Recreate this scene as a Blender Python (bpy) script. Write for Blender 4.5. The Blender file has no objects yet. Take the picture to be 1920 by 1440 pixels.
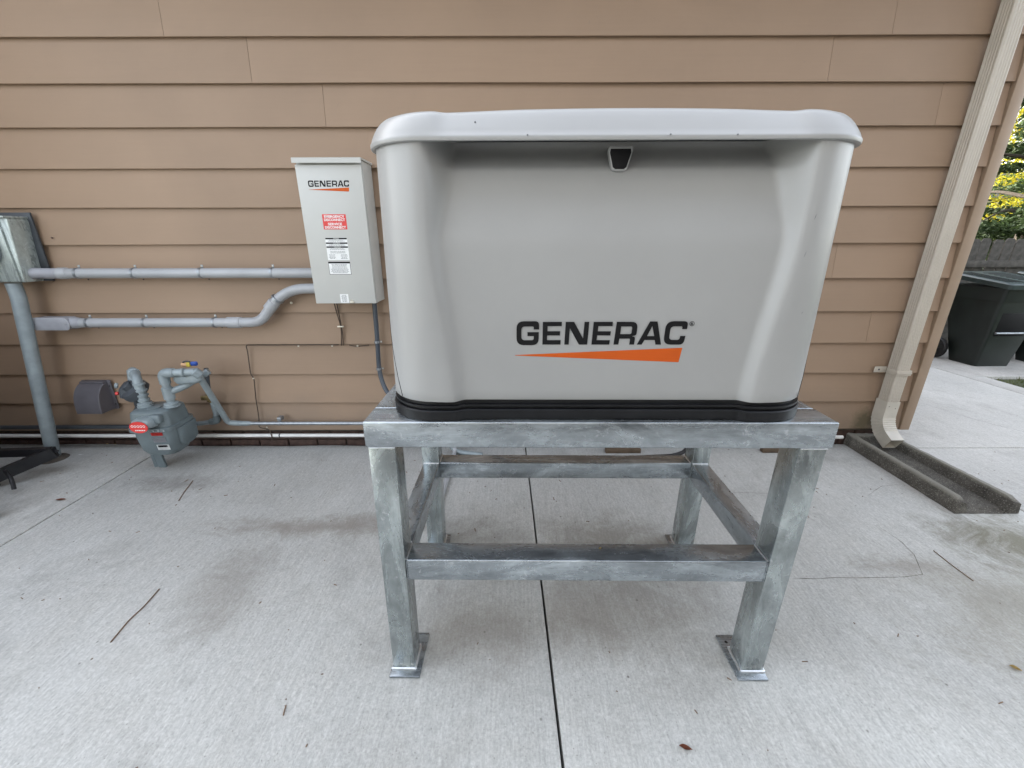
import bpy, bmesh, math, random
from mathutils import Vector, Matrix, noise
random.seed(7)
SC = bpy.context.scene
COL = SC.collection
PI = math.pi

# ------------------------------------------------------------------ camera
cam_d = bpy.data.cameras.new('camera'); cam = bpy.data.objects.new('camera', cam_d); COL.objects.link(cam)
cam_d.sensor_fit = 'HORIZONTAL'; cam_d.sensor_width = 36.0; cam_d.lens = 772.0 / 1920.0 * 36.0
cam_d.clip_start = 0.02; cam_d.clip_end = 400
_p, _r = 0.3348, -0.0024
_n = Vector((0, math.cos(_p), -math.sin(_p))); _rt = Vector((1, 0, 0)); _up = _rt.cross(_n)
_a = _rt * math.cos(_r) + _up * math.sin(_r); _b = -_rt * math.sin(_r) + _up * math.cos(_r)
cam.matrix_world = Matrix(((_a.x, _b.x, -_n.x, 0), (_a.y, _b.y, -_n.y, 0), (_a.z, _b.z, -_n.z, 1.377), (0, 0, 0, 1)))
SC.camera = cam

# ------------------------------------------------------------------ sky, sun, exposure
SUN_EL = math.radians(26); SUN_DIR = Vector((-0.62, 0.78, 0)).normalized()
w = bpy.data.worlds.new("World"); SC.world = w; w.use_nodes = True
nt = w.node_tree; nt.nodes.clear()
sky = nt.nodes.new('ShaderNodeTexSky'); sky.sky_type = 'NISHITA'; sky.sun_disc = False
sky.sun_elevation = SUN_EL; sky.sun_rotation = math.atan2(SUN_DIR.x, SUN_DIR.y)
sky.air_density = 1.0; sky.dust_density = 2.5; sky.ozone_density = 0.6
hs = nt.nodes.new('ShaderNodeHueSaturation'); hs.inputs['Saturation'].default_value = 0.36
bg = nt.nodes.new('ShaderNodeBackground'); bg.inputs['Strength'].default_value = 0.15
wo = nt.nodes.new('ShaderNodeOutputWorld')
nt.links.new(sky.outputs[0], hs.inputs['Color']); nt.links.new(hs.outputs[0], bg.inputs[0]); nt.links.new(bg.outputs[0], wo.inputs[0])
sd = bpy.data.lights.new('sun', 'SUN'); sd.energy = 3.0; sd.angle = math.radians(0.5); sd.color = (1, 0.93, 0.82)
sun = bpy.data.objects.new('sun', sd); COL.objects.link(sun)
sdir = SUN_DIR * math.cos(SUN_EL) + Vector((0, 0, math.sin(SUN_EL)))
sun.rotation_euler = sdir.to_track_quat('Z', 'Y').to_euler(); sun.location = (0, 0, 12)
vs = SC.view_settings
vs.view_transform = 'Standard'; vs.look = 'None'; vs.gamma = 1.0; vs.use_curve_mapping = False
vs.exposure = 2.99
SC.render.engine = 'CYCLES'
SC.cycles.max_bounces = 8; SC.cycles.diffuse_bounces = 5

# ------------------------------------------------------------------ materials
def rgb(*c): return (c[0], c[1], c[2], 1)
def new_mat(name):
    m = bpy.data.materials.new(name); m.use_nodes = True
    t = m.node_tree; b = t.nodes['Principled BSDF']
    return m, t, b
def tc(t, scale=(1, 1, 1), rot=(0, 0, 0), src='Object'):
    c = t.nodes.new('ShaderNodeTexCoord'); mp = t.nodes.new('ShaderNodeMapping')
    mp.inputs['Scale'].default_value = scale; mp.inputs['Rotation'].default_value = rot
    t.links.new(c.outputs[src], mp.inputs['Vector']); return mp.outputs[0]
def world_pos(t, scale=(1, 1, 1), rot=(0, 0, 0)):
    g = t.nodes.new('ShaderNodeNewGeometry'); mp = t.nodes.new('ShaderNodeMapping')
    mp.inputs['Scale'].default_value = scale; mp.inputs['Rotation'].default_value = rot
    t.links.new(g.outputs['Position'], mp.inputs['Vector']); return mp.outputs[0]
def nz(t, vec, scale, detail=4, rough=0.55, dist=0.0):
    n = t.nodes.new('ShaderNodeTexNoise'); n.inputs['Scale'].default_value = scale
    n.inputs['Detail'].default_value = detail; n.inputs['Roughness'].default_value = rough
    n.inputs['Distortion'].default_value = dist
    t.links.new(vec, n.inputs['Vector']); return n.outputs['Fac']
def ramp(t, fac, stops):
    r = t.nodes.new('ShaderNodeValToRGB'); e = r.color_ramp.elements
    while len(e) < len(stops): e.new(0.5)
    for i, (p, c) in enumerate(stops):
        e[i].position = p; e[i].color = c if len(c) == 4 else rgb(*c)
    t.links.new(fac, r.inputs[0]); return r.outputs[0]
def g1(v): return (v, v, v, 1)
def mixc(t, fac, a, b, mode='MIX'):
    m = t.nodes.new('ShaderNodeMix'); m.data_type = 'RGBA'; m.blend_type = mode
    for s, v in ((m.inputs[0], fac), (m.inputs[6], a), (m.inputs[7], b)):
        if hasattr(v, 'is_linked'): t.links.new(v, s)
        elif isinstance(v, (int, float)): s.default_value = v
        else: s.default_value = v if len(v) == 4 else rgb(*v)
    return m.outputs[2]
def mth(t, op, a, b=0.0, clamp=False):
    m = t.nodes.new('ShaderNodeMath'); m.operation = op; m.use_clamp = clamp
    for s, v in ((m.inputs[0], a), (m.inputs[1], b)):
        if hasattr(v, 'is_linked'): t.links.new(v, s)
        else: s.default_value = v
    return m.outputs[0]
def bump(t, b, h, strength=0.2, dist=0.002):
    n = t.nodes.new('ShaderNodeBump'); n.inputs['Strength'].default_value = strength; n.inputs['Distance'].default_value = dist
    t.links.new(h, n.inputs['Height']); t.links.new(n.outputs[0], b.inputs['Normal']); return n

def simple(name, col, rough=0.5, metal=0.0, var=0.12, vs_=8.0, bmp=0.0, bs=200.0, spec=0.5):
    m, t, b = new_mat(name)
    v = tc(t); n = nz(t, v, vs_, 5)
    k1 = rgb(*[c * (1 - var) for c in col]); k2 = rgb(*[min(1, c * (1 + var)) for c in col])
    t.links.new(ramp(t, n, [(0.3, k1), (0.7, k2)]), b.inputs['Base Color'])
    b.inputs['Roughness'].default_value = rough; b.inputs['Metallic'].default_value = metal
    b.inputs['Specular IOR Level'].default_value = spec
    if bmp: bump(t, b, nz(t, v, bs, 3), bmp, 0.001)
    return m

def mat_concrete(name, base, tint, streak_rot=0.0, stains=()):
    m, t, b = new_mat(name)
    P = world_pos(t)
    big = nz(t, P, 0.9, 5, 0.6, 0.4); mid = nz(t, P, 5.0, 6, 0.65, 0.3); fine = nz(t, P, 120, 3, 0.7)
    broom = nz(t, world_pos(t, (140, 5, 1), (0, 0, streak_rot)), 1.0, 3, 0.65)
    broom2 = nz(t, world_pos(t, (34, 2.2, 1), (0, 0, streak_rot)), 1.0, 4, 0.7)
    c = ramp(t, big, [(0.3, rgb(*[x * 0.84 for x in base])), (0.72, rgb(*[x * 1.08 for x in base]))])
    c = mixc(t, ramp(t, mid, [(0.42, g1(0)), (0.72, g1(0.5))]), c, tint)
    c = mixc(t, 0.42, c, ramp(t, fine, [(0.25, g1(0.28)), (0.75, g1(0.74))]), 'OVERLAY')
    gran = nz(t, world_pos(t, (85, 40, 1), (0, 0, streak_rot)), 1.0, 4, 0.75, 0.6)
    c = mixc(t, 0.40, c, ramp(t, gran, [(0.3, g1(0.30)), (0.7, g1(0.70))]), 'OVERLAY')
    c = mixc(t, 0.22, c, ramp(t, broom, [(0.3, g1(0.3)), (0.7, g1(0.7))]), 'OVERLAY')
    c = mixc(t, 0.09, c, ramp(t, broom2, [(0.3, g1(0.32)), (0.7, g1(0.68))]), 'OVERLAY')
    # dark aggregate specks and pits
    vo = t.nodes.new('ShaderNodeTexVoronoi'); vo.inputs['Scale'].default_value = 13; t.links.new(P, vo.inputs['Vector'])
    sp = ramp(t, vo.outputs['Distance'], [(0.035, g1(0.8)), (0.075, g1(0))])
    c = mixc(t, mth(t, 'MULTIPLY', sp, ramp(t, nz(t, P, 3.1, 2), [(0.45, g1(0)), (0.6, g1(1))])), c, rgb(0.09, 0.085, 0.075))
    vo2 = t.nodes.new('ShaderNodeTexVoronoi'); vo2.inputs['Scale'].default_value = 42; t.links.new(P, vo2.inputs['Vector'])
    c = mixc(t, ramp(t, vo2.outputs['Distance'], [(0.05, g1(0.45)), (0.12, g1(0))]), c, rgb(0.13, 0.12, 0.11))
    # dirty blotches
    bl = nz(t, P, 2.3, 7, 0.72, 0.8)
    c = mixc(t, ramp(t, bl, [(0.53, g1(0)), (0.72, g1(0.42))]), c, rgb(0.22, 0.215, 0.20))
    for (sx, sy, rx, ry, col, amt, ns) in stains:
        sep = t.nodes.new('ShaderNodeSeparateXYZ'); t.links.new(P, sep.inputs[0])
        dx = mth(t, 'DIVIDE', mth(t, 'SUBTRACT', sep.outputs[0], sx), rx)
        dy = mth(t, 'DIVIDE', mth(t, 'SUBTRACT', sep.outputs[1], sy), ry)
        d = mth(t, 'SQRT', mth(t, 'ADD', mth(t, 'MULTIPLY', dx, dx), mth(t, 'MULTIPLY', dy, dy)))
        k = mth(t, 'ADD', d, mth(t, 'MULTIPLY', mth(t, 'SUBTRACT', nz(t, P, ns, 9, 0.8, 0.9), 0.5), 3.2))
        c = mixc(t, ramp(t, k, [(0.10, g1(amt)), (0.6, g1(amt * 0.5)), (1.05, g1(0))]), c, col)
    t.links.new(c, b.inputs['Base Color'])
    b.inputs['Roughness'].default_value = 0.88; b.inputs['Specular IOR Level'].default_value = 0.25
    h = mth(t, 'ADD', mth(t, 'MULTIPLY', broom, 0.5), mth(t, 'ADD', mth(t, 'MULTIPLY', fine, 0.5), mth(t, 'MULTIPLY', gran, 0.9)))
    bump(t, b, h, 0.55, 0.0025)
    return m

def mat_galv(name, col=(0.355, 0.390, 0.415), axis='x', metal=0.80):
    m, t, b = new_mat(name)
    P = world_pos(t)
    S = {'x': (2.6, 9, 9), 'y': (9, 2.6, 9), 'z': (9, 9, 2.6)}[axis]
    S2 = {'x': (9, 70, 70), 'y': (70, 9, 70), 'z': (70, 70, 9)}[axis]
    n1 = nz(t, world_pos(t, S), 1.0, 7, 0.68, 1.6)
    n2 = nz(t, world_pos(t, S2), 1.0, 5, 0.7, 0.8)
    n0 = nz(t, P, 3.0, 4, 0.6, 0.8)
    n3 = nz(t, P, 19, 6, 0.72, 2.2)
    c = ramp(t, n1, [(0.25, rgb(*[x * 0.42 for x in col])), (0.47, rgb(*[x * 0.85 for x in col])), (0.60, rgb(*[x * 1.1 for x in col])), (0.75, rgb(*[min(1, x * 1.75) for x in col]))])
    c = mixc(t, 0.5, c, ramp(t, n0, [(0.3, g1(0.28)), (0.7, g1(0.72))]), 'OVERLAY')
    c = mixc(t, 0.24, c, ramp(t, n2, [(0.3, g1(0.25)), (0.7, g1(0.75))]), 'OVERLAY')
    vs3 = t.nodes.new('ShaderNodeTexVoronoi'); vs3.inputs['Scale'].default_value = 85; t.links.new(P, vs3.inputs['Vector'])
    sepc = t.nodes.new('ShaderNodeSeparateColor'); t.links.new(vs3.outputs['Color'], sepc.inputs[0])
    c = mixc(t, 0.16, c, ramp(t, sepc.outputs[0], [(0.0, g1(0.3)), (1.0, g1(0.7))]), 'OVERLAY')
    c = mixc(t, ramp(t, n3, [(0.60, g1(0)), (0.66, g1(0.5))]), c, rgb(0.70, 0.73, 0.76))
    t.links.new(c, b.inputs['Base Color'])
    b.inputs['Metallic'].default_value = metal
    t.links.new(ramp(t, n1, [(0.3, g1(0.18)), (0.7, g1(0.36))]), b.inputs['Roughness'])
    h = mth(t, 'ADD', n1, mth(t, 'MULTIPLY', n3, 0.25))
    bump(t, b, h, 0.09, 0.005)
    return m

def mat_siding():
    m, t, b = new_mat('painted siding')
    P = world_pos(t)
    base = (0.288, 0.201, 0.137)
    n = nz(t, P, 1.3, 5, 0.6, 0.3); gr = nz(t, world_pos(t, (3, 3, 70)), 1.0, 4, 0.6); f = nz(t, P, 60, 3, 0.6)
    c = ramp(t, n, [(0.3, rgb(*[x * 0.93 for x in base])), (0.7, rgb(*[x * 1.06 for x in base]))])
    oi = t.nodes.new('ShaderNodeObjectInfo')
    c = mixc(t, 0.22, c, ramp(t, oi.outputs['Random'], [(0, g1(0.40)), (1, g1(0.60))]), 'OVERLAY')
    c = mixc(t, 0.05, c, ramp(t, gr, [(0.3, g1(0.35)), (0.7, g1(0.65))]), 'OVERLAY')
    # scuffs and small flecks
    fl = nz(t, P, 17, 5, 0.7, 0.5)
    c = mixc(t, ramp(t, fl, [(0.66, g1(0)), (0.76, g1(0.35))]), c, rgb(0.20, 0.155, 0.12))
    # grime in a band near the ground
    sep = t.nodes.new('ShaderNodeSeparateXYZ'); t.links.new(P, sep.inputs[0])
    low = mth(t, 'SUBTRACT', 0.42, sep.outputs[2])
    k = mth(t, 'MULTIPLY', mth(t, 'ADD', low, mth(t, 'MULTIPLY', mth(t, 'SUBTRACT', nz(t, P, 3, 5), 0.5), 0.5)), 1.6, True)
    c = mixc(t, k, c, rgb(0.17, 0.135, 0.105))
    # algae stain beside the downspout foot
    dx = mth(t, 'DIVIDE', mth(t, 'SUBTRACT', sep.outputs[0], 2.46), 0.10); dz = mth(t, 'DIVIDE', mth(t, 'SUBTRACT', sep.outputs[2], 0.17), 0.13)
    d = mth(t, 'SQRT', mth(t, 'ADD', mth(t, 'MULTIPLY', dx, dx), mth(t, 'MULTIPLY', dz, dz)))
    d = mth(t, 'ADD', d, mth(t, 'MULTIPLY', mth(t, 'SUBTRACT', nz(t, P, 14, 5, .7), 0.5), 1.4))
    c = mixc(t, ramp(t, d, [(0.3, g1(0.85)), (1.0, g1(0))]), c, rgb(0.10, 0.085, 0.05))
    t.links.new(c, b.inputs['Base Color']); b.inputs['Roughness'].default_value = 0.55; b.inputs['Specular IOR Level'].default_value = 0.35
    bump(t, b, mth(t, 'ADD', gr, mth(t, 'MULTIPLY', f, 0.8)), 0.07, 0.0015)
    return m

def mat_splash():
    m, t, b = new_mat('mossy concrete')
    P = world_pos(t)
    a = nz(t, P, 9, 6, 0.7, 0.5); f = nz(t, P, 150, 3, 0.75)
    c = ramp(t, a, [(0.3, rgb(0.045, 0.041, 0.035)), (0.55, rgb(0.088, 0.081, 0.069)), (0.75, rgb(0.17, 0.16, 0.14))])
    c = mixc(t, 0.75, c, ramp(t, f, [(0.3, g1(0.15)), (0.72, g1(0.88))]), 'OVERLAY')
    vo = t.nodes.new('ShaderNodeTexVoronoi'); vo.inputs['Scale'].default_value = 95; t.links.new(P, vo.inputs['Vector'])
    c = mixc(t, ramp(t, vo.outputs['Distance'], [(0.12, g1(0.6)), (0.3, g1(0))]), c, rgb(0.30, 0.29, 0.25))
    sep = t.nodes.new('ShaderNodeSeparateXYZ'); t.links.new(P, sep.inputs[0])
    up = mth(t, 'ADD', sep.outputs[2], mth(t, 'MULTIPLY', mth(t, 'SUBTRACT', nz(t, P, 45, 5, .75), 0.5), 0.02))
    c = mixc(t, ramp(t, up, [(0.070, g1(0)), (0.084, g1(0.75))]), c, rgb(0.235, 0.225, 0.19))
    t.links.new(c, b.inputs['Base Color']); b.inputs['Roughness'].default_value = 0.92
    bump(t, b, mth(t, 'ADD', f, a), 0.8, 0.006)
    return m

def mat_enclosure():
    m, t, b = new_mat('enclosure paint')
    v = tc(t)
    n = nz(t, v, 2.2, 4); f = nz(t, v, 900, 2)
    c = ramp(t, n, [(0.3, rgb(0.298, 0.301, 0.299)), (0.7, rgb(0.325, 0.329, 0.327))])
    d = nz(t, v, 11, 6, 0.75, 0.6)
    c = mixc(t, ramp(t, d, [(0.62, g1(0)), (0.8, g1(0.25))]), c, rgb(0.29, 0.285, 0.27))
    t.links.new(c, b.inputs['Base Color'])
    t.links.new(ramp(t, nz(t, v, 5, 5), [(0.3, g1(0.30)), (0.7, g1(0.42))]), b.inputs['Roughness'])
    bump(t, b, f, 0.10, 0.0008)
    return m

def mat_leaf(name, c1, c2, trans=0.35, scale=6):
    m, t, b = new_mat(name)
    oi = world_pos(t); n = nz(t, oi, scale, 3)
    col = ramp(t, n, [(0.3, rgb(*c1)), (0.7, rgb(*c2))])
    t.links.new(col, b.inputs['Base Color']); b.inputs['Roughness'].default_value = 0.6; b.inputs['Specular IOR Level'].default_value = 0.2
    tr = t.nodes.new('ShaderNodeBsdfTranslucent'); t.links.new(col, tr.inputs['Color'])
    mx = t.nodes.new('ShaderNodeMixShader'); mx.inputs[0].default_value = trans
    out = t.nodes['Material Output']
    t.links.new(b.outputs[0], mx.inputs[1]); t.links.new(tr.outputs[0], mx.inputs[2]); t.links.new(mx.outputs[0], out.inputs['Surface'])
    return m

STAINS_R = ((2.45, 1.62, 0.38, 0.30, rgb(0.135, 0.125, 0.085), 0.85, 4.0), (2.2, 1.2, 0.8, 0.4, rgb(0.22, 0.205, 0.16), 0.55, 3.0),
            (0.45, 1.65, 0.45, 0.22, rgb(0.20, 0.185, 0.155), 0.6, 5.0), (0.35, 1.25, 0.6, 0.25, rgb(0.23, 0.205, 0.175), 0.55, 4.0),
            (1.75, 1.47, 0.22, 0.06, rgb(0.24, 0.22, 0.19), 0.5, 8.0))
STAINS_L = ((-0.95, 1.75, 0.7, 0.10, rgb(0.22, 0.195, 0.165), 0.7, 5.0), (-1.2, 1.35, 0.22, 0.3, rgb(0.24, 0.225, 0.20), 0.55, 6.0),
            (-0.1, 1.65, 0.30, 0.22, rgb(0.20, 0.19, 0.165), 0.55, 4.0), (-2.05, 2.15, 0.35, 0.12, rgb(0.20, 0.19, 0.17), 0.6, 5.0),
            (-0.15, 1.15, 0.35, 0.2, rgb(0.25, 0.225, 0.195), 0.5, 5.0))
M = {}
M['siding'] = mat_siding()
M['trim'] = simple('painted trim', (0.305, 0.222, 0.155), 0.5, 0, 0.07, 5, 0.15, 60)
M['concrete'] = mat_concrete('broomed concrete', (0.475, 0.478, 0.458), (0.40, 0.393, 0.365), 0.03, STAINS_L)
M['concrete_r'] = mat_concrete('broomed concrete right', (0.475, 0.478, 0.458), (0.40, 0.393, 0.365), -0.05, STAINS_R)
M['drive'] = mat_concrete('driveway concrete', (0.44, 0.435, 0.415), (0.37, 0.36, 0.335), 1.35)
M['galv'] = mat_galv('galvanized steel')
M['galv_y'] = mat_galv('galvanized steel side rail', axis='y')
M['galv_side'] = mat_galv('galvanized steel leg', (0.40, 0.44, 0.445), 'z', 0.78)
M['weld'] = simple('bright zinc weld', (0.80, 0.82, 0.84), 0.3, 0.85, 0.1, 90, 0.6, 160)
M['enclosure'] = mat_enclosure()
M['black'] = simple('black plastic', (0.006, 0.0065, 0.008), 0.42, 0, 0.3, 20, 0.15, 300, 0.3)
M['ink'] = simple('black ink', (0.006, 0.006, 0.007), 0.6, 0, 0.1, 8, 0, 200, 0.2)
M['orange'] = simple('orange ink', (0.50, 0.085, 0.008), 0.5, 0, 0.05, 8, 0, 200, 0.25)
M['red'] = simple('red label', (0.62, 0.035, 0.03), 0.4, 0, 0.08, 30)
M['white'] = simple('white label', (0.74, 0.75, 0.74), 0.45, 0, 0.05, 40)
M['greytext'] = simple('grey print', (0.16, 0.17, 0.18), 0.5, 0, 0.2, 300)
M['cabinet'] = simple('cabinet paint', (0.455, 0.458, 0.435), 0.38, 0, 0.04, 3, 0.06, 400)
M['pvc'] = simple('grey pvc', (0.335, 0.345, 0.36), 0.34, 0, 0.08, 6, 0.05, 100)
M['pvc_lt'] = simple('painted fitting', (0.29, 0.295, 0.32), 0.45, 0, 0.12, 12, 0.2, 120)
M['strap'] = simple('zinc strap', (0.30, 0.32, 0.34), 0.4, 0.8, 0.2, 40)
M['screw'] = simple('pale screw', (0.6, 0.56, 0.47), 0.4, 0.5, 0.2, 40)
M['flex'] = simple('dark grey flexible conduit', (0.05, 0.06, 0.075), 0.38, 0, 0.15, 10, 0.1, 80)
M['meterpaint'] = simple('meter grey paint', (0.125, 0.155, 0.165), 0.40, 0, 0.15, 9, 0.15, 90)
M['pipepaint'] = simple('grey painted pipe', (0.235, 0.275, 0.29), 0.42, 0.1, 0.15, 14, 0.15, 90)
M['regdark'] = simple('dark grey casting', (0.04, 0.047, 0.055), 0.5, 0, 0.25, 14, 0.2, 90)
M['brass'] = simple('tarnished brass', (0.20, 0.15, 0.07), 0.45, 0.7, 0.35, 40, 0.3, 80)
M['yellow'] = simple('yellow tag', (0.55, 0.42, 0.06), 0.5, 0, 0.1)
M['peach'] = simple('peach plastic cap', (0.55, 0.33, 0.18), 0.5, 0, 0.1)
M['blue'] = simple('blue valve handle', (0.02, 0.07, 0.32), 0.4, 0, 0.1)
M['whitepipe'] = simple('white plastic pipe', (0.62, 0.62, 0.60), 0.38, 0, 0.1, 9, 0.05, 80)
M['boxmetal'] = mat_galv('weathered meter box metal', (0.33, 0.37, 0.355), 'z', 0.25) 
M['vent'] = simple('brown grey vent plastic', (0.085, 0.080, 0.090), 0.45, 0, 0.12, 10, 0.1, 90)
M['wire'] = simple('brown wire', (0.045, 0.028, 0.018), 0.5, 0, 0.2)
M['brick'] = simple('dark red brick', (0.075, 0.045, 0.036), 0.85, 0, 0.4, 22, 0.6, 120)
M['mortar'] = simple('grey brown mortar', (0.075, 0.062, 0.05), 0.95, 0, 0.3, 30, 0.7, 120)
M['soil'] = simple('dark soil', (0.055, 0.045, 0.035), 0.95, 0, 0.5, 30, 1.0, 60)
M['spout'] = simple('painted downspout', (0.43, 0.39, 0.33), 0.33, 0.0, 0.07, 4, 0.05, 90)
M['spout_foot'] = simple('downspout elbow paint', (0.47, 0.44, 0.38), 0.33, 0.0, 0.14, 8, 0.05, 90)
M['olive'] = simple('dirty elbow inside', (0.13, 0.13, 0.075), 0.7, 0, 0.3, 20)
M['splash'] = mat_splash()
M['bin'] = simple('dark green bin plastic', (0.011, 0.016, 0.014), 0.42, 0, 0.25, 6, 0.1, 90)
M['binlid'] = simple('green bin lid plastic', (0.034, 0.050, 0.050), 0.38, 0, 0.15, 6, 0.1, 90)
M['fence'] = simple('weathered picket', (0.062, 0.057, 0.049), 0.9, 0, 0.45, 14, 0.8, 60)
M['bark'] = simple('tree bark', (0.05, 0.04, 0.03), 0.95, 0, 0.4, 14, 1.0, 40)
M['lawn'] = simple('lawn soil', (0.045, 0.055, 0.022), 0.95, 0, 0.45, 3, 0.8, 60)
M['grass'] = mat_leaf('grass blades', (0.05, 0.08, 0.02), (0.16, 0.17, 0.06), 0.25, 4)
M['needle'] = mat_leaf('dark evergreen leaf', (0.018, 0.032, 0.012), (0.055, 0.085, 0.03), 0.25)
M['yellowleaf'] = mat_leaf('yellow leaf', (0.20, 0.18, 0.015), (0.58, 0.50, 0.035), 0.5, 2.0)
M['greenleaf'] = mat_leaf('green leaf', (0.05, 0.09, 0.02), (0.12, 0.18, 0.05), 0.4)
M['roof'] = simple('asphalt shingle', (0.06, 0.055, 0.05), 0.95, 0, 0.3, 40, 0.8, 80)
M['soffit'] = simple('painted soffit', (0.36, 0.29, 0.23), 0.6, 0, 0.05)
M['farwall'] = simple('pale render', (0.48, 0.42, 0.36), 0.8, 0, 0.1, 4)
M['glass'] = simple('dark window glass', (0.02, 0.025, 0.03), 0.08, 0, 0.1)
M['twig'] = simple('dry twig', (0.16, 0.10, 0.06), 0.8, 0, 0.3, 60)
M['leaf_red'] = simple('dry red brown leaf', (0.22, 0.07, 0.035), 0.7, 0, 0.3, 60)
M['leaf_yel'] = simple('dry yellow leaf', (0.42, 0.30, 0.10), 0.7, 0, 0.3, 60)
M['rubber'] = simple('black rubber', (0.012, 0.012, 0.013), 0.6, 0, 0.3, 20, 0.2, 120)
M['blackpaint'] = simple('black painted metal', (0.010, 0.010, 0.012), 0.45, 0, 0.3, 20)
M['wood'] = simple('brown board', (0.10, 0.07, 0.045), 0.85, 0, 0.3, 20, 0.4, 60)
M['screwdark'] = simple('dark steel', (0.08, 0.08, 0.09), 0.4, 0.8, 0.2)
M['oppsiding'] = simple('grey siding', (0.075, 0.075, 0.075), 0.6, 0, 0.08, 3)

# ------------------------------------------------------------------ mesh helpers
def link(name, me, mat=None, parent=None, smooth=False, mats=None):
    o = bpy.data.objects.new(name, me); COL.objects.link(o)
    if mat is not None: me.materials.append(mat)
    if mats:
        for m_ in mats: me.materials.append(m_)
    if parent: o.parent = parent
    if smooth:
        for p in me.polygons: p.use_smooth = True
    return o
def tag(o, label=None, cat=None, group=None, kind=None):
    if label: o['label'] = label
    if cat: o['category'] = cat
    if group: o['group'] = group
    if kind: o['kind'] = kind
    return o
def empty(name, loc=(0, 0, 0), rz=0.0, **k):
    o = bpy.data.objects.new(name, None); COL.objects.link(o); o.location = loc; o.rotation_euler = (0, 0, rz)
    o.empty_display_size = 0.1
    return tag(o, **k)
def bm_mesh(bm, name='m', autosmooth=None):
    me = bpy.data.meshes.new(name); bm.normal_update(); bm.to_mesh(me); bm.free(); return me
def smooth_by_angle(me, ang=35):
    bm = bmesh.new(); bm.from_mesh(me)
    for f in bm.faces: f.smooth = True
    a = math.radians(ang)
    for e in bm.edges:
        if len(e.link_faces) == 2 and e.calc_face_angle(0) > a: e.smooth = False
        elif len(e.link_faces) != 2: e.smooth = False
    bm.to_mesh(me); bm.free(); return me
def box_bm(bm, x0, y0, z0, x1, y1, z1, bev=0.0, seg=2, mtx=None):
    r = bmesh.ops.create_cube(bm, size=1.0); vs_ = r['verts']
    bmesh.ops.scale(bm, vec=(x1 - x0, y1 - y0, z1 - z0), verts=vs_)
    bmesh.ops.translate(bm, vec=((x0 + x1) / 2, (y0 + y1) / 2, (z0 + z1) / 2), verts=vs_)
    if bev > 0:
        es = list({e for v in vs_ for e in v.link_edges})
        rr = bmesh.ops.bevel(bm, geom=es, offset=bev, segments=seg, affect='EDGES', profile=0.5)
        vs_ = list({v for f in rr['faces'] for v in f.verts} | {v for v in vs_ if v.is_valid})
    if mtx is not None: bmesh.ops.transform(bm, matrix=mtx, verts=vs_)
    return vs_
def box(name, mat, x0, y0, z0, x1, y1, z1, parent=None, bev=0.0, seg=2, mtx=None):
    bm = bmesh.new(); box_bm(bm, x0, y0, z0, x1, y1, z1, bev, seg, mtx)
    me = bm_mesh(bm, name)
    if bev: smooth_by_angle(me, 40)
    return link(name, me, mat, parent)
def hexa(name, mat, pts, parent=None, bev=0.0):
    """8 corners: bottom 4 (ccw) then top 4"""
    bm = bmesh.new(); v = [bm.verts.new(p) for p in pts]
    for f in ((3, 2, 1, 0), (4, 5, 6, 7), (0, 1, 5, 4), (1, 2, 6, 5), (2, 3, 7, 6), (3, 0, 4, 7)): bm.faces.new([v[i] for i in f])
    bmesh.ops.recalc_face_normals(bm, faces=bm.faces)
    if bev: bmesh.ops.bevel(bm, geom=list(bm.edges), offset=bev, segments=2, affect='EDGES', profile=0.5)
    me = bm_mesh(bm, name)
    if bev: smooth_by_angle(me, 40)
    return link(name, me, mat, parent)
def round_path(pts, r, n=6):
    P = [Vector(p) for p in pts]; out = [P[0]]
    rs = r if isinstance(r, (list, tuple)) else [r] * len(P)
    for i in range(1, len(P) - 1):
        a, b, c = P[i - 1], P[i], P[i + 1]; d1 = a - b; d2 = c - b
        k = min(rs[i], d1.length * 0.49, d2.length * 0.49)
        if k < 1e-5: out.append(b); continue
        s = b + d1.normalized() * k; e = b + d2.normalized() * k
        for j in range(n + 1):
            t = j / n; out.append(s * (1 - t) ** 2 + b * 2 * t * (1 - t) + e * t * t)
    out.append(P[-1]); return out
def sweep(path, sect, closed_section=True, caps=True, up=None, scale=None):
    """sect: list of 2D points; returns bmesh"""
    bm = bmesh.new(); P = [Vector(p) for p in path]; rings = []
    T = []
    for i in range(len(P)):
        a = P[max(0, i - 1)]; b = P[min(len(P) - 1, i + 1)]; T.append((b - a).normalized())
    u = Vector(up) if up else (Vector((0, 0, 1)) if abs(T[0].z) < 0.9 else Vector((0, 1, 0)))
    u = (u - T[0] * u.dot(T[0])).normalized()
    for i, p in enumerate(P):
        u = (u - T[i] * u.dot(T[i])).normalized(); v = T[i].cross(u)
        k = scale[i] if scale else 1.0
        rings.append([bm.verts.new(p + (u * s[0] + v * s[1]) * k) for s in sect])
    n = len(sect)
    for i in range(len(rings) - 1):
        for j in range(n):
            k = (j + 1) % n; bm.faces.new((rings[i][j], rings[i][k], rings[i + 1][k], rings[i + 1][j]))
    if caps:
        bm.faces.new(list(reversed(rings[0]))); bm.faces.new(rings[-1])
    bmesh.ops.recalc_face_normals(bm, faces=bm.faces)
    return bm
def circ(r, n=16): return [(r * math.cos(2 * PI * i / n), r * math.sin(2 * PI * i / n)) for i in range(n)]
def tube(name, mat, pts, r, parent=None, bend=0.03, n=16, seg=6, scale=None, ang=40):
    path = round_path(pts, bend, seg) if len(pts) > 2 else [Vector(p) for p in pts]
    me = bm_mesh(sweep(path, circ(r, n), scale=scale), name); smooth_by_angle(me, ang)
    return link(name, me, mat, parent)
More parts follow.
